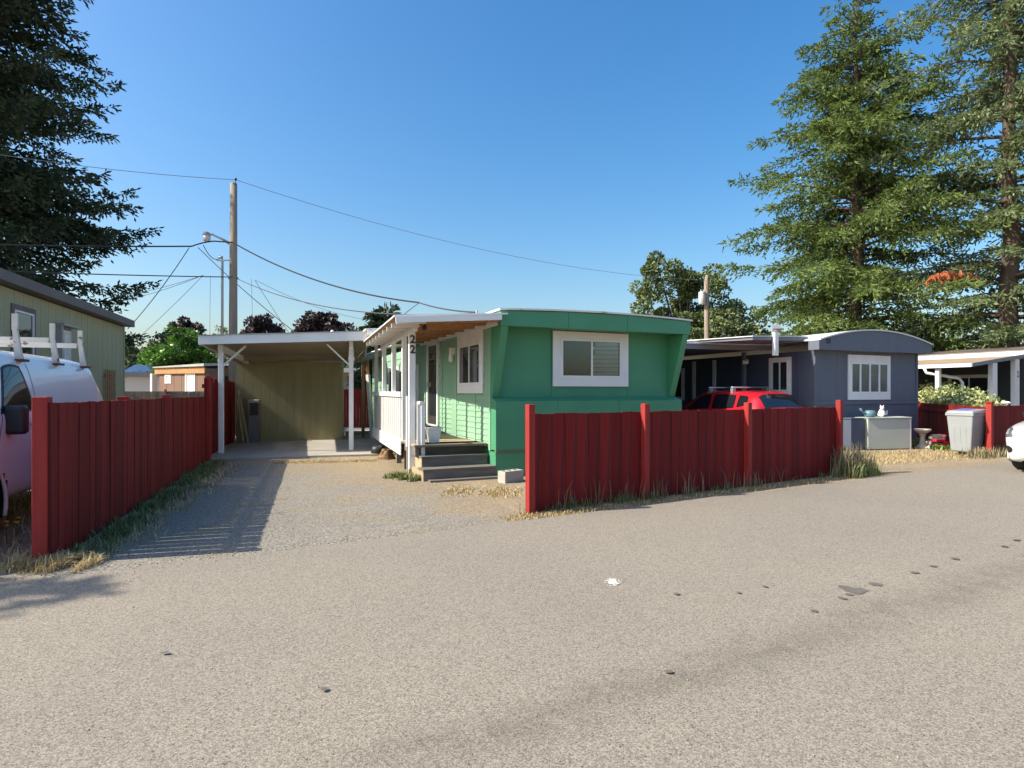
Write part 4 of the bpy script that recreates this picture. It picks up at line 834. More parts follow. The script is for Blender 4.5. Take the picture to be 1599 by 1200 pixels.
g = M(); g.tube([(0.14,0,0.10),(0.10,0,0.27),(0.11,0,0.34)],0.014); g.tube([(0.11,-0.07,0.34),(0.15,0,0.35),(0.11,0.07,0.34)],0.012); g.tube([(0.10,0,0.22),(0.02,0,0.22)],0.014); g.tube([(-0.08,0,0.07),(-0.08,0,0.20)],0.014); g.obj('frame', REDMETAL, tr)
bn = thing('wheeled_bin', 'grey wheeled rubbish bin with a blue-tinged lid by the fence corner post', 'bin', (10.80,14.15,0), R(-62))
g = M(); g.hexa([(-.21,-.27,.09),(.21,-.27,.09),(.21,.25,.03),(-.21,.25,.03)], [(-.28,-.33,.98),(.28,-.33,.98),(.28,.33,.98),(-.28,.33,.98)]); bevel(g.obj('bin_body', BINGREY, bn), 0.03, 3)
g = M(); g.box(-.295,.295,-.345,.345,.93,.985); bevel(g.obj('rim', BINGREY, bn), 0.012)
g = M(); g.hexa([(-.30,-.36,.986),(.30,-.36,.986),(.30,.35,.986),(-.30,.35,.986)], [(-.26,-.30,1.05),(.26,-.30,1.05),(.26,.30,1.09),(-.26,.30,1.09)]); ld = g.obj('lid', BINGREY, bn); bevel(ld, 0.02, 3)
g = M(); g.hexa([(-.20,-.22,1.052),(.10,-.22,1.052),(.10,.20,1.08),(-.20,.20,1.08)], [(-.18,-.2,1.064),(.08,-.2,1.064),(.08,.18,1.096),(-.18,.18,1.096)]); g.obj('lid_panel', BINBLUE, ld)
for s_ in (1,-1):
    g = M(); g.lathe([(0.02,-.03),(0.10,-.03),(0.115,-.01),(0.115,.02),(0.10,.03),(0.02,.03)], 16, (s_*.24,.22,.115), 'x'); g.obj('wheel', RUBBER, bn)
g = M(); g.tube([(-.2,.36,.95),(.2,.36,.95)],0.015); g.obj('handle', BINGREY, bn)
for x in (-.12,.0,.12): g = M(); g.hexa([(x-.012,-.275,.15),(x+.012,-.275,.15),(x+.012,-.26,.15),(x-.012,-.26,.15)], [(x-.012,-.315,.66),(x+.012,-.315,.66),(x+.012,-.29,.66),(x-.012,-.29,.66)]); g.obj('rib', BINGREY, bn)

# ================================================================== HOUSE AT FAR RIGHT
rh = thing('house', 'dark grey house with white fascia and tan awning behind the hedge', 'house', Hp(23.3,9.0), thH)
g = M(); g.box(0.0,6.0,0,14,0,2.80); g.obj('body', mat('dark_slate_siding',(0.055,0.068,0.075),0.6,0.1,1.0), rh)
g = M(); g.box(-0.12,0.0,-.4,14.3,2.70,2.90); g.obj('fascia', WHITE, rh)
g = M(); g.prism([(-.2,2.905),(3.0,3.22),(6.2,2.905)], 'y', -.5, 14.4); g.obj('roof', SHINGLE, rh)
aw0 = 2.2                                 # awning from local y 2.2 back
g = M(); g.hexa([(-2.95,aw0,2.33),(-.13,aw0,2.66),(-.13,13,2.66),(-2.95,13,2.33)], [(-2.95,aw0,2.37),(-.13,aw0,2.70),(-.13,13,2.70),(-2.95,13,2.37)]); g.obj('awning_roof', ROOFTAN, rh)
g = M(); g.box(-3.02,-2.955,aw0-.02,13,2.27,2.38); g.obj('gutter', WHITE, rh)
g = M(); g.hexa([(-3.0,aw0-.05,2.27),(-.13,aw0-.05,2.62),(-.13,aw0-.012,2.62),(-3.0,aw0-.012,2.27)], [(-3.0,aw0-.05,2.38),(-.13,aw0-.05,2.74),(-.13,aw0-.012,2.74),(-3.0,aw0-.012,2.38)]); g.obj('rake_board', SLATE, rh)
for y in (3.25,7.0,10.5): g = M(); g.box(-2.9,-2.78,y-.06,y+.06,0,2.30); g.obj('post', WHITE, rh)
g = M(); g.tube([(-2.99,3.6,2.30),(-2.97,3.55,2.12),(-2.2,3.0,1.94),(-2.1,2.95,1.80),(-2.1,2.95,1.0)],0.05,8); g.obj('downspout', WHITE, rh, smooth=True)
g = M(); g.box(-1.85,-1.62,2.2,2.34,0,2.42); g.obj('post', WHITE, rh)
g = M(); g.box(-0.62,-0.40,2.2,2.34,0,2.56); g.obj('post', WHITE, rh)
for k, zz in enumerate((2.12,2.00)): text_mesh('24'[k], 0.13, 'house_number', BLACK, rh, (-0.50,2.192,zz), (PI/2,0,0), 0.004, 0.003)
window(rh, 3.2, 4.6, 1.1, 2.1, -0.005, '-x', 0.08, 2)
window(rh, 6.0, 7.8, 1.1, 2.1, -0.005, '-x', 0.08, 2)

# ================================================================== DISTANT SHEDS AND ROOFS
bs = thing('shed', 'brown shed with orange roof boards and white-trimmed windows beyond the left fence', 'shed', at(250,33), R(-22))
bl, hh = 3.45, 2.75
g = M(); g.box(0.0,bl,0,2.5,0,hh); g.obj('body', mat('brown_siding',(0.23,0.135,0.095),0.7,0.12,2,stretch=(5,5,.5)), bs)
for i in range(6):
    x0 = bl*i/6; g = M(); g.box(x0+.01,x0+bl/6-.01,-0.03,0.0,0.0,2.45); g.obj('siding_panel', MATS['brown_siding'], bs)
g = M(); g.box(-0.25,bl+.05,-0.12,-0.03,2.48,hh+.05); g.obj('fascia', mat('orange_lumber',(0.50,0.27,0.11),0.7,0.2,3), bs)
g = M(); g.hexa([(-.3,-.2,hh+.06),(bl+.1,-.2,hh+.1),(bl+.1,2.7,hh+.3),(-.3,2.7,hh+.3)], [(-.3,-.2,hh+.12),(bl+.1,-.2,hh+.25),(bl+.1,2.7,hh+.4),(-.3,2.7,hh+.4)]); g.obj('roof', ROOFCOAT, bs)
window(bs, 0.45, 0.95, 1.95, 2.45, -0.035, '-y', 0.06, 1, glass=CURTAIN)
window(bs, 2.0, 2.75, 0.9, 2.55, -0.035, '-y', 0.09, 1, glass=mat('white_blind',(0.7,0.7,0.72),0.6,0.04,2))
g = M(); g.box(-0.5,-0.35,-0.2,0.1,1.2,2.5); g.obj('white_shutter', VINYL, bs)
bs2 = thing('shed', 'brown lean-to with dark doorway joined beside the orange-trimmed shed', 'shed', at(302,32.2), R(8))
g = M(); g.box(0,3.0,0.3,3,0,2.85); g.obj('body', mat('tan_siding',(0.22,0.14,0.075),0.7,0.12,2), bs2)
g = M(); g.box(0.35,2.2,0.27,0.30,0,2.35); g.obj('doorway', mat('dark_doorway',(0.03,0.022,0.02),0.9), bs2)
g = M(); g.hexa([(-.2,0.1,2.86),(3.3,0.1,2.98),(3.3,3.2,3.05),(-.2,3.2,2.9)], [(-.2,0.1,2.96),(3.3,0.1,3.10),(3.3,3.2,3.2),(-.2,3.2,3.0)]); g.obj('roof', ROOFMETAL, bs2)
g = M(); g.ball((0.75,0.2,2.25),0.12,10,6,(1.3,0.8,0.5)); g.obj('lamp', VINYL, bs2)
wh = thing('house', 'low white house with flat grey eave, partly hidden by the sage house', 'house', at(182,36), R(12))
g = M(); g.box(-1.5,2.55,0,4,0,2.40); g.obj('body', mat('pale_blue_white',(0.62,0.64,0.66),0.6,0.05,1), wh)
g = M(); g.box(-1.7,4.1,-0.3,4.2,2.40,2.68); g.obj('eave', SLATE, wh)
g = M(); g.box(2.56,4.0,0.4,4.0,0,2.40); g.obj('side_wing', BLUEGREY_D, wh)
g = M(); g.tube([(3.3,-.25,2.4),(3.25,-.25,2.15),(2.7,-.1,1.95),(2.65,-.08,1.4)],0.07,8); g.obj('downspout', VINYL, wh, smooth=True)
tr_ = thing('tarp_roof', 'shed roof covered by a blue tarp beyond the low white house', 'shed', at(193,38.6), R(5))
g = M(); g.prism([(-0.2,2.75),(0.7,3.25),(1.9,3.2),(2.2,2.7)], 'y', 0, 1.6); g.obj('tarp', mat('blue_tarp',(0.10,0.20,0.42),0.45,0.15,2), tr_)
g = M(); g.box(-0.15,2.1,0.2,1.5,0,2.72); g.obj('body', MATS['brown_siding'], tr_)
th_ = thing('house', 'tan house with white roof edge beyond the fence behind the carport', 'house', at(505,33), R(10))
g = M(); g.box(0,6,0,5,0,2.1); g.obj('body', mat('grey_white_siding',(0.36,0.33,0.32),0.7,0.08,1,stretch=(4,4,.4)), th_)
g = M(); g.box(-.1,6.1,-.06,5,2.1,2.56); g.obj('upper_wall', mat('tan_wall',(0.46,0.29,0.16),0.7,0.1,1), th_)
g = M(); g.box(-.4,6.4,-.4,5.3,2.57,2.80); g.obj('roof', ROOFMETAL, th_)

# ================================================================== POLES AND WIRES
up = thing('utility_pole', 'tall wooden utility pole behind the carport with a street lamp arm', 'utility pole', at(364.5,21.3), 0)
ztop = at(0,21.3,287).z
g = M(); g.tube([(0,0,-.2),(0,0,3),(0.01,0,6),(0.02,0,ztop)],[0.15,0.145,0.13,0.115],14); g.obj('pole_shaft', POLEWOOD, up, smooth=True)
g = M(); g.tube([(0.09,0,ztop-.1),(0.09,0,ztop+.14)],0.015); g.ball((0.09,0,ztop+.16),0.05); g.obj('insulator', BLACK, up)
zl_ = at(0,21.3,379).z
g = M(); g.tube([(-.1,0,zl_-.05),(-.35,-.05,zl_+.10),(-.70,-.10,zl_+.27),(-.82,-.12,zl_+.28)],[0.05,0.04,0.035,0.035],8); la = g.obj('lamp_arm', GALV, up, smooth=True)
g = M(); g.lathe([(0.03,0.10),(0.10,0.07),(0.14,0.0),(0.13,-.03)], 14, (-.88,-.12,zl_+.25)); g.obj('lamp_head', GALV, la, smooth=True)
g = M(); g.lathe([(0.125,-.03),(0.12,-.20),(0.09,-.24)], 14, (-.88,-.12,zl_+.25)); g.obj('lamp_shade', mat('milky_lens',(0.6,0.55,0.50),0.3), la, smooth=True)
g = M(); zc = at(0,21.0,402).z; g.tube([(-.29,-.2,-.1),(-.29,-.2,zc-.1),(-.31,-.2,zc),(-.42,-.2,zc+.05)],0.045,8); g.obj('conduit', GALV, up, smooth=True)
g = M(); zb = at(0,21.0,406).z; g.box(-.48,-.02,-.24,-.18,zb-.02,zb+.02); g.obj('conduit_bracket', GALV, up)
g = M(); zb = at(0,21.3,435).z; g.box(-.16,.18,-.03,.03,zb-.03,zb+.03); g.obj('cross_pin', BLACK, up)
tp = thing('utility_pole', 'weathered pole with a grey transformer can, in front of the maple beyond the green home', 'utility pole', at(1104,31), 0)
zt_ = at(0,31,430).z
g = M(); g.tube([(0,0,-.2),(0.02,0,4),(-.01,0,zt_-.3),(0.02,0,zt_)],[0.15,0.14,0.125,0.06],12); g.obj('pole_shaft', POLEWOOD, tp, smooth=True)
g = M(); zz = at(0,31,467).z; g.lathe([(0.10,.36),(0.17,.33),(0.18,.30),(0.18,-.28),(0.15,-.31)], 16, (-.27,-.1,zz)); cn = g.obj('transformer', mat('can_grey',(0.52,0.52,0.50),0.45,0.1,3), tp, smooth=True)
g = M(); g.tube([(-.33,-.1,zz+.34),(-.33,-.1,zz+.48)],0.025); g.tube([(-.20,-.1,zz+.34),(-.20,-.1,zz+.46)],0.025); g.obj('bushing', STONE, cn)
def wire(name, label, p, q, sag, r=0.012, m=WIRE, n=18, via=None):
    pts = []; segs = [(p,q,sag)] if via is None else via
    for a, b, s_ in segs:
        for i in range(n+1):
            t = i/n; w = a.lerp(b,t); w.z -= 4*s_*t*(1-t); pts.append(w)
    g = M(); o_ = pts[0].copy(); g.tube([w-o_ for w in pts], r, 5); return g.obj(name, m, loc=o_, label=label, cat='wire')
T = at(368,21.3,281); LW = lambda py, Y=16.0: at(-70,Y,py)
wire('power_line', 'topmost thin power line from the left edge to the pole top', LW(231), T, 0.12, 0.010, WIRE_G)
wire('power_line', 'thin power line from the tall pole top down to the transformer pole', T, at(1104,31,438), 0.75, 0.010, WIRE_G)
J1 = at(300,20.6,385)
wire('power_line', 'thick black cable from the left edge towards the street lamp', LW(381), J1, 0.03, 0.026)
wire('power_line', 'thick black cable running from the lamp pole down to the joint over the porch', at(364,21.2,379), at(655,17,473), 0.0, 0.024, via=[(J1,at(335,21.0,377),-0.03),(at(335,21.0,377),at(364,21.15,379),0.0),(at(364,21.15,379),at(655,17,473),0.35)])
wire('power_line', 'black service cable from the joint over the porch to the green roof', at(655,17,473), at(742,12.75,488), 0.05, 0.018)
J2 = at(318,20.8,430)
wire('telephone_line', 'lower black line from the left edge to the pole', LW(421), at(362,21.15,433), 0.03, 0.018)
wire('telephone_line', 'lower black line from the pole down to the green roof', at(364,21.15,432), at(738,12.9,490), 0.45, 0.014)
wire('service_drop', 'black drop wire slanting down from the cable joint to the sage house', at(296,20.6,387), at(200,18.6,514), 0.12, 0.014)
wire('service_drop', 'grey drop wire slanting down left of the pole behind the sage house', J2, at(212,24,532), 0.05, 0.008, WIRE_G)
wire('service_drop', 'faint upper grey wire from the pole towards the left spruce', J2, at(170,24,465), 0.1, 0.008, WIRE_G)
wire('service_drop', 'faint lower grey wire from the pole towards the left spruce', J2, at(176,24,473), 0.1, 0.008, WIRE_G)
wire('service_drop', 'black drop wire crossing in front of the pole down to the carport roof', at(310,20.7,387), at(470,19.5,526), 0.1, 0.014)
wire('service_drop', 'grey drop wire from the line right of the pole down to the carport roof', at(398,20.3,437), at(457,22,528), 0.03, 0.009, WIRE_G)
wire('service_drop', 'thin vertical grey wire hanging left of the pole', at(329,20.9,431), at(328,21,524), 0.0, 0.006, WIRE_G, 2)
wire('service_drop', 'thin vertical grey wire hanging right of the pole', at(393,20.5,436), at(395,21,505), 0.0, 0.006, WIRE_G, 2)
wire('service_drop', 'faint grey wire from the pole down towards the purple tree', at(400,20.3,438), at(575,26,500), 0.2, 0.007, WIRE_G)
wire('cable_loop', 'black looped cable between the cable joint and the conduit head', at(318,20.8,383), at(349,20.9,400), 0.28, 0.013)
g = M(); g.tube([(0.5,2.1,2.9),(0.5,2.1,3.24)],0.025); g.obj('service_mast', GALV, home)
g = M(); p_ = at(655,17,473); g.tube([p_-p_, at(629,15.5,493)-p_],0.009,5); g.obj('guy_wire', WIRE, loc=p_, label='short black guy wire from the cable joint to the porch roof', cat='wire')

# ================================================================== TREES
def orth(D):
    up_ = np.where(np.abs(D[:,2:3])<0.9, np.array([[0,0,1.0]]), np.array([[1.0,0,0]])); A = np.cross(D, up_); A /= np.linalg.norm(A,axis=1)[:,None]+1e-9
    return A, np.cross(D, A)
def diamonds(P, D, L, Wd, rg, crossed=True):
    "elongated pointed leaves: base P, direction D"
    A, B = orth(D); t = rg.uniform(0,2*PI,len(P))[:,None]; S_ = A*np.cos(t)+B*np.sin(t); S2 = -A*np.sin(t)+B*np.cos(t)
    L = L[:,None]; Wd = Wd[:,None]; out = []
    for s_ in ((S_,S2) if crossed else (S_,)):
        out.append(np.stack([P, P+D*L*0.5+s_*Wd, P+D*L, P+D*L*0.5-s_*Wd], 1))
    V = np.concatenate(out).reshape(-1,3); return V, np.arange(len(V)).reshape(-1,4)
def conifer(name, label, loc, H, prof, m, seed, z0=1.5, whorl=0.34, per=6, droop=(0.25,-0.35), tuft=(0.17,0.30), tw=0.045, asym=None, trunk_r=0.33, dead=0, curl=0.35, group=None, jit=0.25, hang=(0.0,0.55)):
    rg = np.random.default_rng(seed); t = thing(name, label, 'tree', loc, 0, group)
    g = M(); zz = np.linspace(-0.3,H,14); g.tube([(0.06*math.sin(q),0.05*math.cos(q*1.3),q) for q in zz], [max(0.02,trunk_r*(1-q/H)**0.8 if q>0 else trunk_r*1.15) for q in zz], 12)
    Pa, Da, La, Wa = [], [], [], []; dP, dD = [], []
    z = z0; k = 0; br = M()
    while z < H-0.2:
        u = (z-z0)/(H-z0); nb = per if u < 0.85 else 4
        for j in range(nb):
            ph = rg.uniform(0,2*PI) ; L = prof(z)*rg.uniform(1-jit*1.6,1+jit*0.6)
            if asym: L *= asym(ph, z)
            if L < 0.15: continue
            zz_ = z+rg.uniform(-whorl/2,whorl/2)
            e0 = droop[0]+(0.75-droop[0])*u**2+rg.uniform(-.12,.12); e1 = droop[1]*(1-u)+rg.uniform(-.08,.08)
            rad = np.array([math.cos(ph),math.sin(ph),0]); lat = np.array([-math.sin(ph),math.cos(ph),0]); bend = rg.uniform(-.12,.12)
            def spine(s): s = np.asarray(s)[:,None]; return rad*L*s+lat*L*bend*s**2+np.array([0,0,1.0])*(zz_+L*(e0*s+(e1-e0*0.8)*s**2+curl*max(0,(1-u))*0.35*s**4))
            n = max(5,int(L/0.062)); s = rg.uniform(0.10,1.0,n)**0.85; s.sort()
            p = spine(s); tg = spine(np.minimum(s+.02,1.02))-spine(s-.02); tg /= np.linalg.norm(tg,axis=1)[:,None]
            side = np.where(np.arange(n)%2==0,1,-1)[:,None]
            td = tg*0.75+lat*side*rg.uniform(.5,1.0,(n,1))+np.array([0,0,-1.0])*rg.uniform(*hang,(n,1))+rg.normal(0,.18,(n,3)); td /= np.linalg.norm(td,axis=1)[:,None]
            tl = (0.16+0.34*L**0.75*(1-s)**0.7)*rg.uniform(.55,1.25,n)
            mm = np.maximum(2,np.ceil(tl/0.13).astype(int)); idx = np.repeat(np.arange(n),mm); fr_ = (np.arange(mm.sum())-np.repeat(np.cumsum(mm)-mm,mm)+rg.uniform(0,1,mm.sum()))/mm[idx]
            q = p[idx]+td[idx]*(tl[idx]*fr_)[:,None]; q[:,2] -= 0.18*tl[idx]*fr_**2
            d = td[idx]*0.9+rg.normal(0,.42,(len(idx),3))+np.array([0,0,.12]); d /= np.linalg.norm(d,axis=1)[:,None]
            isdead = dead and (abs(z-dead[0]) < whorl*0.6) and abs((ph-dead[1]+PI)%(2*PI)-PI) < 0.5
            if isdead: tp_ = np.linalg.norm(q[:,:2],axis=1) > 0.72*L; dP.append(q[tp_]); dD.append(d[tp_]*0.5+np.array([0,0,-.7])); Pa.append(q[~tp_]); Da.append(d[~tp_]); La.append(np.full((~tp_).sum(),.22)); Wa.append(np.full((~tp_).sum(),tw))
            else:
                Pa.append(q); Da.append(d); La.append(rg.uniform(*tuft,len(idx))); Wa.append(rg.uniform(.7,1.3,len(idx))*tw)
                e = spine(np.linspace(.8,1,3)); Pa.append(e); Da.append(np.repeat(tg[-1:],3,0)); La.append(np.full(3,.3)); Wa.append(np.full(3,tw))
            if L > 0.8:
                sp_ = spine(np.array([0.,.35,.7])); br.tube([tuple(v) for v in sp_],[0.018+0.012*L,0.012+.006*L,0.008],4,False)
        z += whorl*(1-0.35*u)*rg.uniform(.8,1.2); k += 1
    g.add(br.v, br.f); g.obj('trunk', BARK, t, smooth=True)
    V, F = diamonds(np.concatenate(Pa), np.concatenate(Da), np.concatenate(La), np.concatenate(Wa), rg)
    link('crown', np_mesh('crown', V, F, m), t)
    if dP:
        q = np.concatenate(dP); d = np.concatenate(dD); d /= np.linalg.norm(d,axis=1)[:,None]; V, F = diamonds(q, d, np.full(len(q),.3), np.full(len(q),.04), rg); link('dead_spray', np_mesh('dead_spray', V, F, DEADSPRAY), t, kind='stuff')
    return t
def lerp_prof(pts):
    zs, rs = zip(*pts); return lambda z: float(np.interp(z, zs, rs))
conifer('fir_tree', 'tall yellow-green fir with ragged top behind the blue-grey home', at(1338,27), 19.6,
        lerp_prof([(1,4.2),(3.5,4.8),(6,5.6),(8,5.3),(11,4.4),(14,3.1),(16.5,2.4),(18.5,1.6),(19.6,.5)]), FIR_A, 21, 2.2, 0.47, 7, (0.16,-0.28), (0.15,0.30), 0.032, jit=0.42, hang=(-0.15,1.0))
conifer('fir_tree', 'tall blue-green fir with bare trunk base at the right edge', at(1577,23), 24.0,
        lerp_prof([(2,3.2),(4,4.2),(6,4.6),(9,4.5),(12,4.3),(15,3.9),(19,2.6),(24,.3)]), FIR_B, 22, 3.6, 0.58, 6, (0.20,-0.30), (0.15,0.28), 0.032, dead=(6.5,PI*1.0), trunk_r=0.36, jit=0.38, hang=(-0.15,1.0))
conifer('spruce_tree', 'huge dark spruce towering over the sage house at the left edge', at(-75,22), 25.0,
        lerp_prof([(2,7.6),(5,6.9),(8,5.9),(11,5.3),(14,4.7),(18,3.5),(25,.3)]), SPRUCE, 23, 4.4, 0.42, 7, (0.10,-0.30), (0.15,0.30), 0.038, curl=0.8, hang=(0,1.0), trunk_r=0.4)
conifer('pine_tree', 'small dark pine top showing behind the porch roof', at(605,30), 6.0, lerp_prof([(1,2.0),(3,1.9),(4.6,1.2),(6.0,.35)]), SPRUCE, 24, 1.2, 0.30, 6, (0.35,-0.2), (0.25,0.42), 0.05, trunk_r=0.15)
def leafy(name, label, loc, lobes, m, seed, n=16000, leaf=(0.13,0.24), trunk_h=3.0, trunk_r=0.2, sub=0.55, nsub=60, group=None, bush=False, shell=0.55):
    "lobes: (x,y,z,rx,ry,rz). Leaves sit in shells of many small clumps over the lobes' surfaces"
    rg = np.random.default_rng(seed); t = thing(name, label, 'tree' if not bush else 'shrub', loc, 0, group)
    lo = np.array(lobes,float); vol = (lo[:,3]*lo[:,4]*lo[:,5])**(2/3); pick = rg.choice(len(lo), nsub*len(lo), p=vol/vol.sum())
    d = rg.normal(0,1,(len(pick),3)); d /= np.linalg.norm(d,axis=1)[:,None]; rad = rg.uniform(.45,1.0,len(pick))**0.6
    C = lo[pick,:3]+d*lo[pick,3:]*rad[:,None]; cr_ = rg.uniform(.5,1.25,len(C))*sub
    ci = rg.integers(0,len(C),n); dd = rg.normal(0,1,(n,3)); dd /= np.linalg.norm(dd,axis=1)[:,None]
    P = C[ci]+dd*(cr_[ci]*rg.uniform(shell,1.0,n))[:,None]*np.array([1,1,.75]); 
    P = P[P[:,2]>0.05]; dd = dd[:len(P)]
    D = dd+rg.normal(0,.7,dd.shape)+np.array([0,0,-.15]); D /= np.linalg.norm(D,axis=1)[:,None]
    L = rg.uniform(*leaf,len(P)); V, F = diamonds(P, D, L, L*rg.uniform(.28,.42,len(P)), rg, False)
    g = M(); top = lo[:,2].max()
    if not bush: g.tube([(0,0,-.2),(0.03,0,trunk_h*.5),(0,0.05,trunk_h)],[trunk_r*1.3,trunk_r,trunk_r*.75],10)
    b0 = (0,0,trunk_h if not bush else 0.05)
    for i in rg.choice(len(C), min(len(C),46), replace=False):
        e = C[i]; md = (np.array(b0)+e)/2+rg.normal(0,.15,3)+np.array([0,0,.1]); g.tube([b0, tuple(md), tuple(e)],[trunk_r*.45,trunk_r*.25,.015],5,False)
    g.obj('trunk' if not bush else 'stems', BARK, t, smooth=True)
    link('crown' if not bush else 'foliage', np_mesh('crown', V, F, m), t); return t
leafy('maple_tree', 'large green maple with two peaks behind the transformer pole', at(1075,40), [(-1.6,0,7.2,2.3,2.6,3.2),(-1.9,0,9.3,1.2,1.4,2.0),(1.2,0,7.6,2.0,2.2,2.6),(2.6,.3,5.0,2.6,2.6,2.6),(-2.8,0,5.2,2.6,2.6,2.0),(0.4,-.6,4.6,3.2,2.6,2.4),(3.6,0,3.2,2.2,2.2,2.0),(-0.2,0,3.0,4.0,3.0,2.2)], LEAF_M, 31, 60000, (0.15,0.27), 2.5, 0.3, 0.65, 34)
leafy('round_tree', 'bright green rounded tree beyond the brown sheds', at(288,40), [(0,0,3.6,2.2,2.2,2.1),(-1.0,0,2.9,1.8,1.8,1.7),(1.3,0,3.0,1.8,1.8,1.6)], LEAF_G, 32, 20000, (0.16,0.28), 1.6, 0.2, 0.4, 60)
leafy('shrub_tree', 'loose pale green tree beside the sage house corner', at(215,41), [(-1.2,0,3.6,1.5,1.5,1.7),(0.5,0,3.6,1.4,1.4,1.5),(0,0,2.4,2.2,1.8,1.6)], LEAF_P, 33, 11000, (0.16,0.28), 1.4, 0.15, 0.45, 24)
leafy('purple_tree', 'dark purple-leaved tree behind the bright green rounded tree', at(292,47), [(-.4,0,5.9,1.5,1.4,1.4),(1.0,0,5.4,1.4,1.4,1.2),(0,0,4.6,2.2,1.8,1.4)], LEAF_R, 34, 9000, (0.18,0.34), 2.6, 0.18, 0.45, 24, 'purple-leaved trees on the skyline')
leafy('purple_tree', 'small dark purple-leaved tree just right of the utility pole', at(410,47), [(0,0,6.0,1.3,1.3,1.3),(-.6,0,5.2,1.4,1.4,1.2),(.7,0,5.2,1.4,1.4,1.2)], LEAF_R, 35, 9000, (0.18,0.34), 2.6, 0.18, 0.45, 24, 'purple-leaved trees on the skyline')
leafy('purple_tree', 'widest dark purple-leaved tree over the right half of the carport roof', at(509,47), [(0,0,6.2,2.0,1.7,1.4),(-1.0,0,5.3,1.8,1.7,1.3),(1.2,0,5.3,1.8,1.7,1.3)], LEAF_R, 36, 14000, (0.18,0.34), 2.6, 0.2, 0.5, 34, 'purple-leaved trees on the skyline')
leafy('background_tree', 'dark green low tree under the right firs behind the far house', at(1500,40), [(0,0,3.2,6,3,2.6),(-4,0,3.6,3,3,2.4),(5,0,2.8,3,3,2.4)], LEAF_M, 37, 16000, (0.22,0.4), 1.6, 0.2, 0.7, 30)
leafy('background_tree', 'dark tree mass seen below the carport roof beside the patio cover', at(552,38), [(0,0,3.2,1.9,2,2.2),(2.2,0,2.8,1.8,2,2.0)], SPRUCE, 38, 9000, (0.2,0.34), 1.4, 0.2, 0.5, 30)
leafy('dry_sapling', 'pale dry sapling standing left of the utility pole', at(346,33), [(0,0,4.6,.22,.22,.7),(0,0,3.6,.3,.3,.6)], LEAF_P, 39, 600, (0.1,0.2), 3.4, 0.05, 0.2, 12)
# variegated hedge over the right fence
leafy('hedge', 'pale variegated hedge above the dark red fence at right', (13.45,18.0,0), [(1.0,2.3,1.05,.6,.8,.72),(.62,1.4,1.0,.55,.75,.68),(.35,.6,1.0,.55,.7,.62),(.12,-.2,.95,.55,.65,.58),(-.05,-.9,.9,.5,.6,.52),(-.2,-1.5,.8,.4,.5,.45)], LEAF_H, 41, 15000, (0.07,0.13), 0.3, 0.05, 0.22, 60, bush=True)

# ================================================================== GRASS, WEEDS, STONES
def blades(name, label, pts, hs, m, seed, lean=0.35, wd=0.006, cat='grass'):
    rg = np.random.default_rng(seed); P = np.array(pts,float); n = len(P); h = np.array(hs,float)
    az = rg.uniform(0,2*PI,n); d = np.stack([np.cos(az),np.sin(az),np.zeros(n)],1); s_ = np.stack([-np.sin(az+rg.uniform(-1,1,n)),np.cos(az),np.zeros(n)],1)
    w = wd*rg.uniform(.6,1.4,n)[:,None]; ln = rg.uniform(.1,1.0,n)[:,None]*lean; hh_ = h[:,None]; zt__ = np.array([[0,0,1.0]])
    a = P; mid = P+zt__*hh_*.6+d*hh_*ln*.4; tip = P+zt__*hh_*(1-0.3*ln)+d*hh_*ln
    V = np.stack([a-s_*w, a+s_*w, mid+s_*w*.7, mid-s_*w*.7, tip-s_*w*.15, tip+s_*w*.15],1).reshape(-1,3); i = np.arange(n)[:,None]*6
    F = np.concatenate([i+np.array([[0,1,2,3]]), i+np.array([[3,2,5,4]])],0)
    return link(name, np_mesh(name, V, F, m), None, label=label, cat=cat, kind='stuff')
def strip(p, q, w, n, seed, clump=0.0):
    rg = np.random.default_rng(seed); p, q = np.array(p[:2],float), np.array(q[:2],float); d = q-p; nrm = np.array([-d[1],d[0]])/np.linalg.norm(d)
    t = rg.uniform(0,1,n); 
    if clump: c = rg.uniform(0,1,int(clump)); t = np.clip(c[rg.integers(0,len(c),n)]+rg.normal(0,.012,n),0,1)
    o = np.clip(rg.normal(0,.45,n),-1,1)*w/2; P = p+d*t[:,None]+nrm*o[:,None]; return np.concatenate([P,np.zeros((n,1))],1)
rg = np.random.default_rng(77)
FA, FB = Vector((0.15,7.15,0)), Vector((6.1,10.6,0))
a = strip(FA+RN*-0.05-RD*.3, FB-RN*.03, 0.34, 9000, 1, 110); blades('dry_grass', 'straw-coloured grass along the foot of the roadside red fence', a, rg.uniform(.01,.07,len(a))*rg.uniform(.4,1,len(a)), GRASS_D, 51, 1.1, 0.004)
a = strip(FA+RN*.08, FB+RN*.05, 0.16, 700, 2, 26); blades('weeds', 'green weeds in the shade at the foot of the roadside red fence', a, rg.uniform(.03,.17,len(a)), GRASS_G, 52, 0.7, 0.005, 'weeds')
a = strip(FA+RN*.02, FB+RN*.02, 0.16, 130, 3, 22); blades('weed_stalks', 'thin pale seed stalks standing before the roadside red fence', a, rg.uniform(.18,.42,len(a)), GRASS_W, 53, 0.35, 0.004, 'weeds')
a = strip(Vector((5.75,10.45,0)), Vector((6.45,10.95,0)), 0.45, 900, 4); blades('tall_weeds', 'tall bushy weed clump at the far end of the roadside red fence', a, rg.uniform(.12,.62,len(a)), GRASS_W, 54, 0.45, 0.006, 'weeds')
a = strip(Vector((5.8,10.4,0)), Vector((6.6,10.85,0)), 0.4, 900, 5); blades('green_weeds', 'dark green weeds under the tall clump at the fence end', a, rg.uniform(.08,.32,len(a)), GRASS_G, 55, 0.5, 0.007, 'weeds')
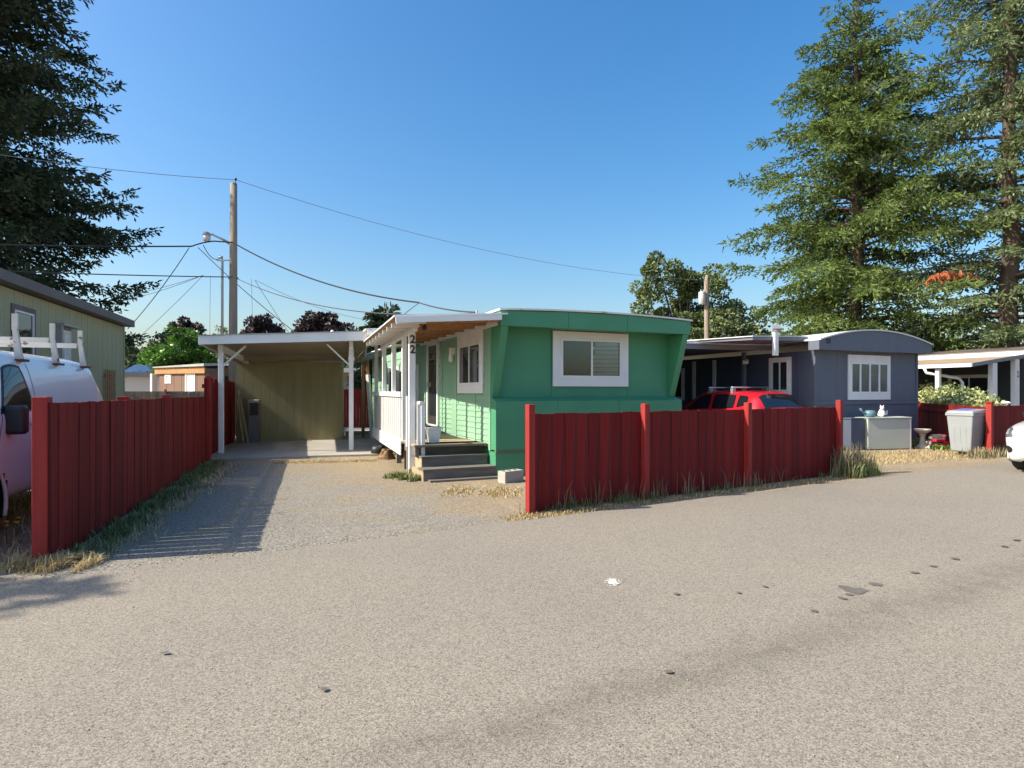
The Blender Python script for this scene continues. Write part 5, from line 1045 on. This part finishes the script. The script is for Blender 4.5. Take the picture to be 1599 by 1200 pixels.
# right lot: dry grass field and green fringe
P = np.stack([rg.uniform(6.2,12.5,30000), rg.uniform(11.2,15.3,30000), np.zeros(30000)],1)
yl = 11.9+(P[:,0]-6.6)*0.40; keep = (P[:,1]>yl+rg.normal(0,.15,len(P))) & (P[:,1]<yl+1.7+rg.normal(0,.2,len(P))); P = P[keep]
blades('dry_lawn', 'dry yellow grass patch in front of the blue-grey home', P, rg.uniform(.02,.10,len(P))*rg.uniform(.3,1,len(P)), GRASS_D, 56, 1.0, 0.004)
a = strip(Hp(13.4,10.75), Hp(17.4,10.7), 0.5, 2600, 7); blades('green_fringe', 'green grass fringe along the foot of the storage box', a, rg.uniform(.05,.20,len(a)), GRASS_G, 57, 0.5, 0.010)
a = strip(cp-RD*1.0-RN*.12, cp+RD*2.4-RN*.1, 0.5, 1500, 8); blades('corner_grass', 'tufted grass round the fence corner post and bin', a, rg.uniform(.05,.28,len(a)), GRASS_W, 58, 0.6, 0.008)
# left: under the van and round the near post
P = np.stack([rg.uniform(-7.5,-4.1,5200), rg.uniform(4.7,9.0,5200), np.zeros(5200)],1); k_ = cL*P[:,0]+sL*P[:,1]; P = P[(k_<-2.25)&(P[:,1]>4.9+(P[:,0]+4.2)*.5)]
blades('dry_grass', 'long straw grass beside the white van', P, rg.uniform(.03,.20,len(P))*rg.uniform(.3,1,len(P)), GRASS_D, 59, 1.0, 0.005)
a = strip(gnd(0,885), gnd(150,884), 0.5, 3000, 9, 30); blades('straw_tuft', 'bright straw tuft at the foot of the near left post', a, rg.uniform(.02,.17,len(a))*rg.uniform(.2,1,len(a)), GRASS_D, 60, 1.3, 0.004)
a = strip(Lp(-1.98,6.3), Lp(-1.95,14.0), 0.45, 3600, 10, 70); blades('weeds', 'low green weeds along the foot of the left red fence', a, rg.uniform(.03,.13,len(a)), GRASS_G, 61, 0.7, 0.006, 'weeds')
a = strip(Lp(-1.8,6.3), Lp(-1.6,13.5), 0.6, 1800, 11, 60); blades('dry_weeds', 'dry weeds scattered on the driveway edge by the left fence', a, rg.uniform(.02,.09,len(a)), GRASS_D, 62, 0.8)
a = strip(gnd(430,724), gnd(590,720), 0.5, 1800, 12); blades('dry_grass', 'flattened dry grass in front of the concrete slab', a, rg.uniform(.015,.06,len(a)), GRASS_D, 63, 1.0)
a = strip(gnd(615,745), gnd(660,752), 0.5, 500, 13, 9); blades('weeds', 'leafy green weeds beside the wooden porch piers', a, rg.uniform(.03,.14,len(a)), GRASS_G, 64, 0.9, 0.010, 'weeds')
a = strip(gnd(690,768), gnd(815,770), 0.9, 1500, 14, 40); blades('dry_grass', 'thin dry grass before the porch steps and block', a, rg.uniform(.012,.05,len(a)), GRASS_D, 65, 1.0)
# loose stones
def stones(name, label, P, rs, seed):
    r2 = np.random.default_rng(seed); n = len(P); base = np.array([[1,0,0],[-1,0,0],[0,1,0],[0,-1,0],[0,0,1],[0,0,-1.0]])
    Fo = np.array([[0,2,4],[2,1,4],[1,3,4],[3,0,4],[2,0,5],[1,2,5],[3,1,5],[0,3,5]])
    th = r2.uniform(0,2*PI,n); c_, s_ = np.cos(th), np.sin(th); V = np.repeat(base[None],n,0)*r2.uniform(.6,1.3,(n,6,1))*np.array(rs)[:,None,None]*np.array([1,1,.6])
    X = V[...,0]*c_[:,None]-V[...,1]*s_[:,None]; Y = V[...,0]*s_[:,None]+V[...,1]*c_[:,None]; V = np.stack([X,Y,V[...,2]],-1)+P[:,None]
    F = (np.arange(n)[:,None,None]*6+Fo[None]).reshape(-1,3); return link(name, np_mesh(name, V.reshape(-1,3), F, PEBBLE), None, label=label, cat='stones', kind='stuff')
n = 5200; P = np.stack([rg.uniform(-5.2,0.6,n), rg.uniform(4.5,13.2,n), np.full(n,.004)],1); ka = cL*P[:,0]+sL*P[:,1]
edge = 6.87+(P[:,0]-.11)*0.554
keep = (ka>-2.1)&(P[:,1]>edge-.15)&(P[:,0]<0.1-0.33*(P[:,1]-7.2)); P = P[keep]
stones('loose_gravel', 'loose gravel scattered over the driveway', P, rg.uniform(.003,.010,len(P)), 5)
t_ = rg.uniform(-5.5,.4,1500); o_ = rg.normal(0,.22,1500); P = np.stack([RP.x+RD.x*t_+RN.x*o_, RP.y+RD.y*t_+RN.y*o_, np.full(1500,.008)],1)
stones('edge_gravel', 'line of loose stones where the driveway meets the road', P, rg.uniform(.003,.011,1500), 6)
n = 420; P = np.stack([rg.uniform(-4,6,n), rg.uniform(2.2,8.0,n), np.full(n,.011)],1); P = P[P[:,1]<6.8+(P[:,0]-.11)*.554]
stones('road_grit', 'small stray stones lying on the asphalt', P, rg.uniform(.003,.007,len(P)), 7)
def flowers(name, label, pts, m, seed):
    r2 = random.Random(seed); g = M()
    for p, h in pts:
        g.tube([(p.x,p.y,0),(p.x+r2.uniform(-.03,.03),p.y+r2.uniform(-.03,.03),h)],0.003,4)
    t = g.obj(name, GRASS_G, label=label, cat='flowers', kind='stuff'); g = M()
    for p, h in pts: g.lathe([(0.004,h-.004),(0.022,h+.004),(0.014,h+.012),(0.003,h+.013)], 8, (p.x,p.y,0))
    g.obj('flower_head', m, t); return t
flowers('dandelions', 'yellow dandelions growing between the van and the near left post', [(gnd(35,845)+Vector((random.Random(i).uniform(-.35,.15),random.Random(i+50).uniform(-.2,.5),0)), .12+.02*(i%7)) for i in range(11)], YELLOW, 1)
flowers('marigolds', 'orange flowers at the foot of the grey wheeled bin', [(Vector((10.75+.05*i,13.72+.03*(i%2),0)), .10+.05*(i%3)) for i in range(4)], ORANGE, 2)
a = strip(at(1455,15.4), at(1500,15.0), 0.35, 420, 15, 8); blades('leafy_plant', 'bright green leafy plant before the red tricycle planter', a, rg.uniform(.04,.16,len(a)), LEAF_G, 66, 0.9, 0.02, 'plant')

leafy('roadside_tree', 'slender leafy tree just outside the left edge whose shadow falls on the road corner', (-13.75,1.85,0), [(-.25,0,7.6,.6,.5,.6),(0,0,6.7,.5,.5,.6),(.5,.1,8.4,.4,.3,.3)], LEAF_M, 43, 1300, (0.12,0.22), 5.6, 0.08, 0.34, 8)
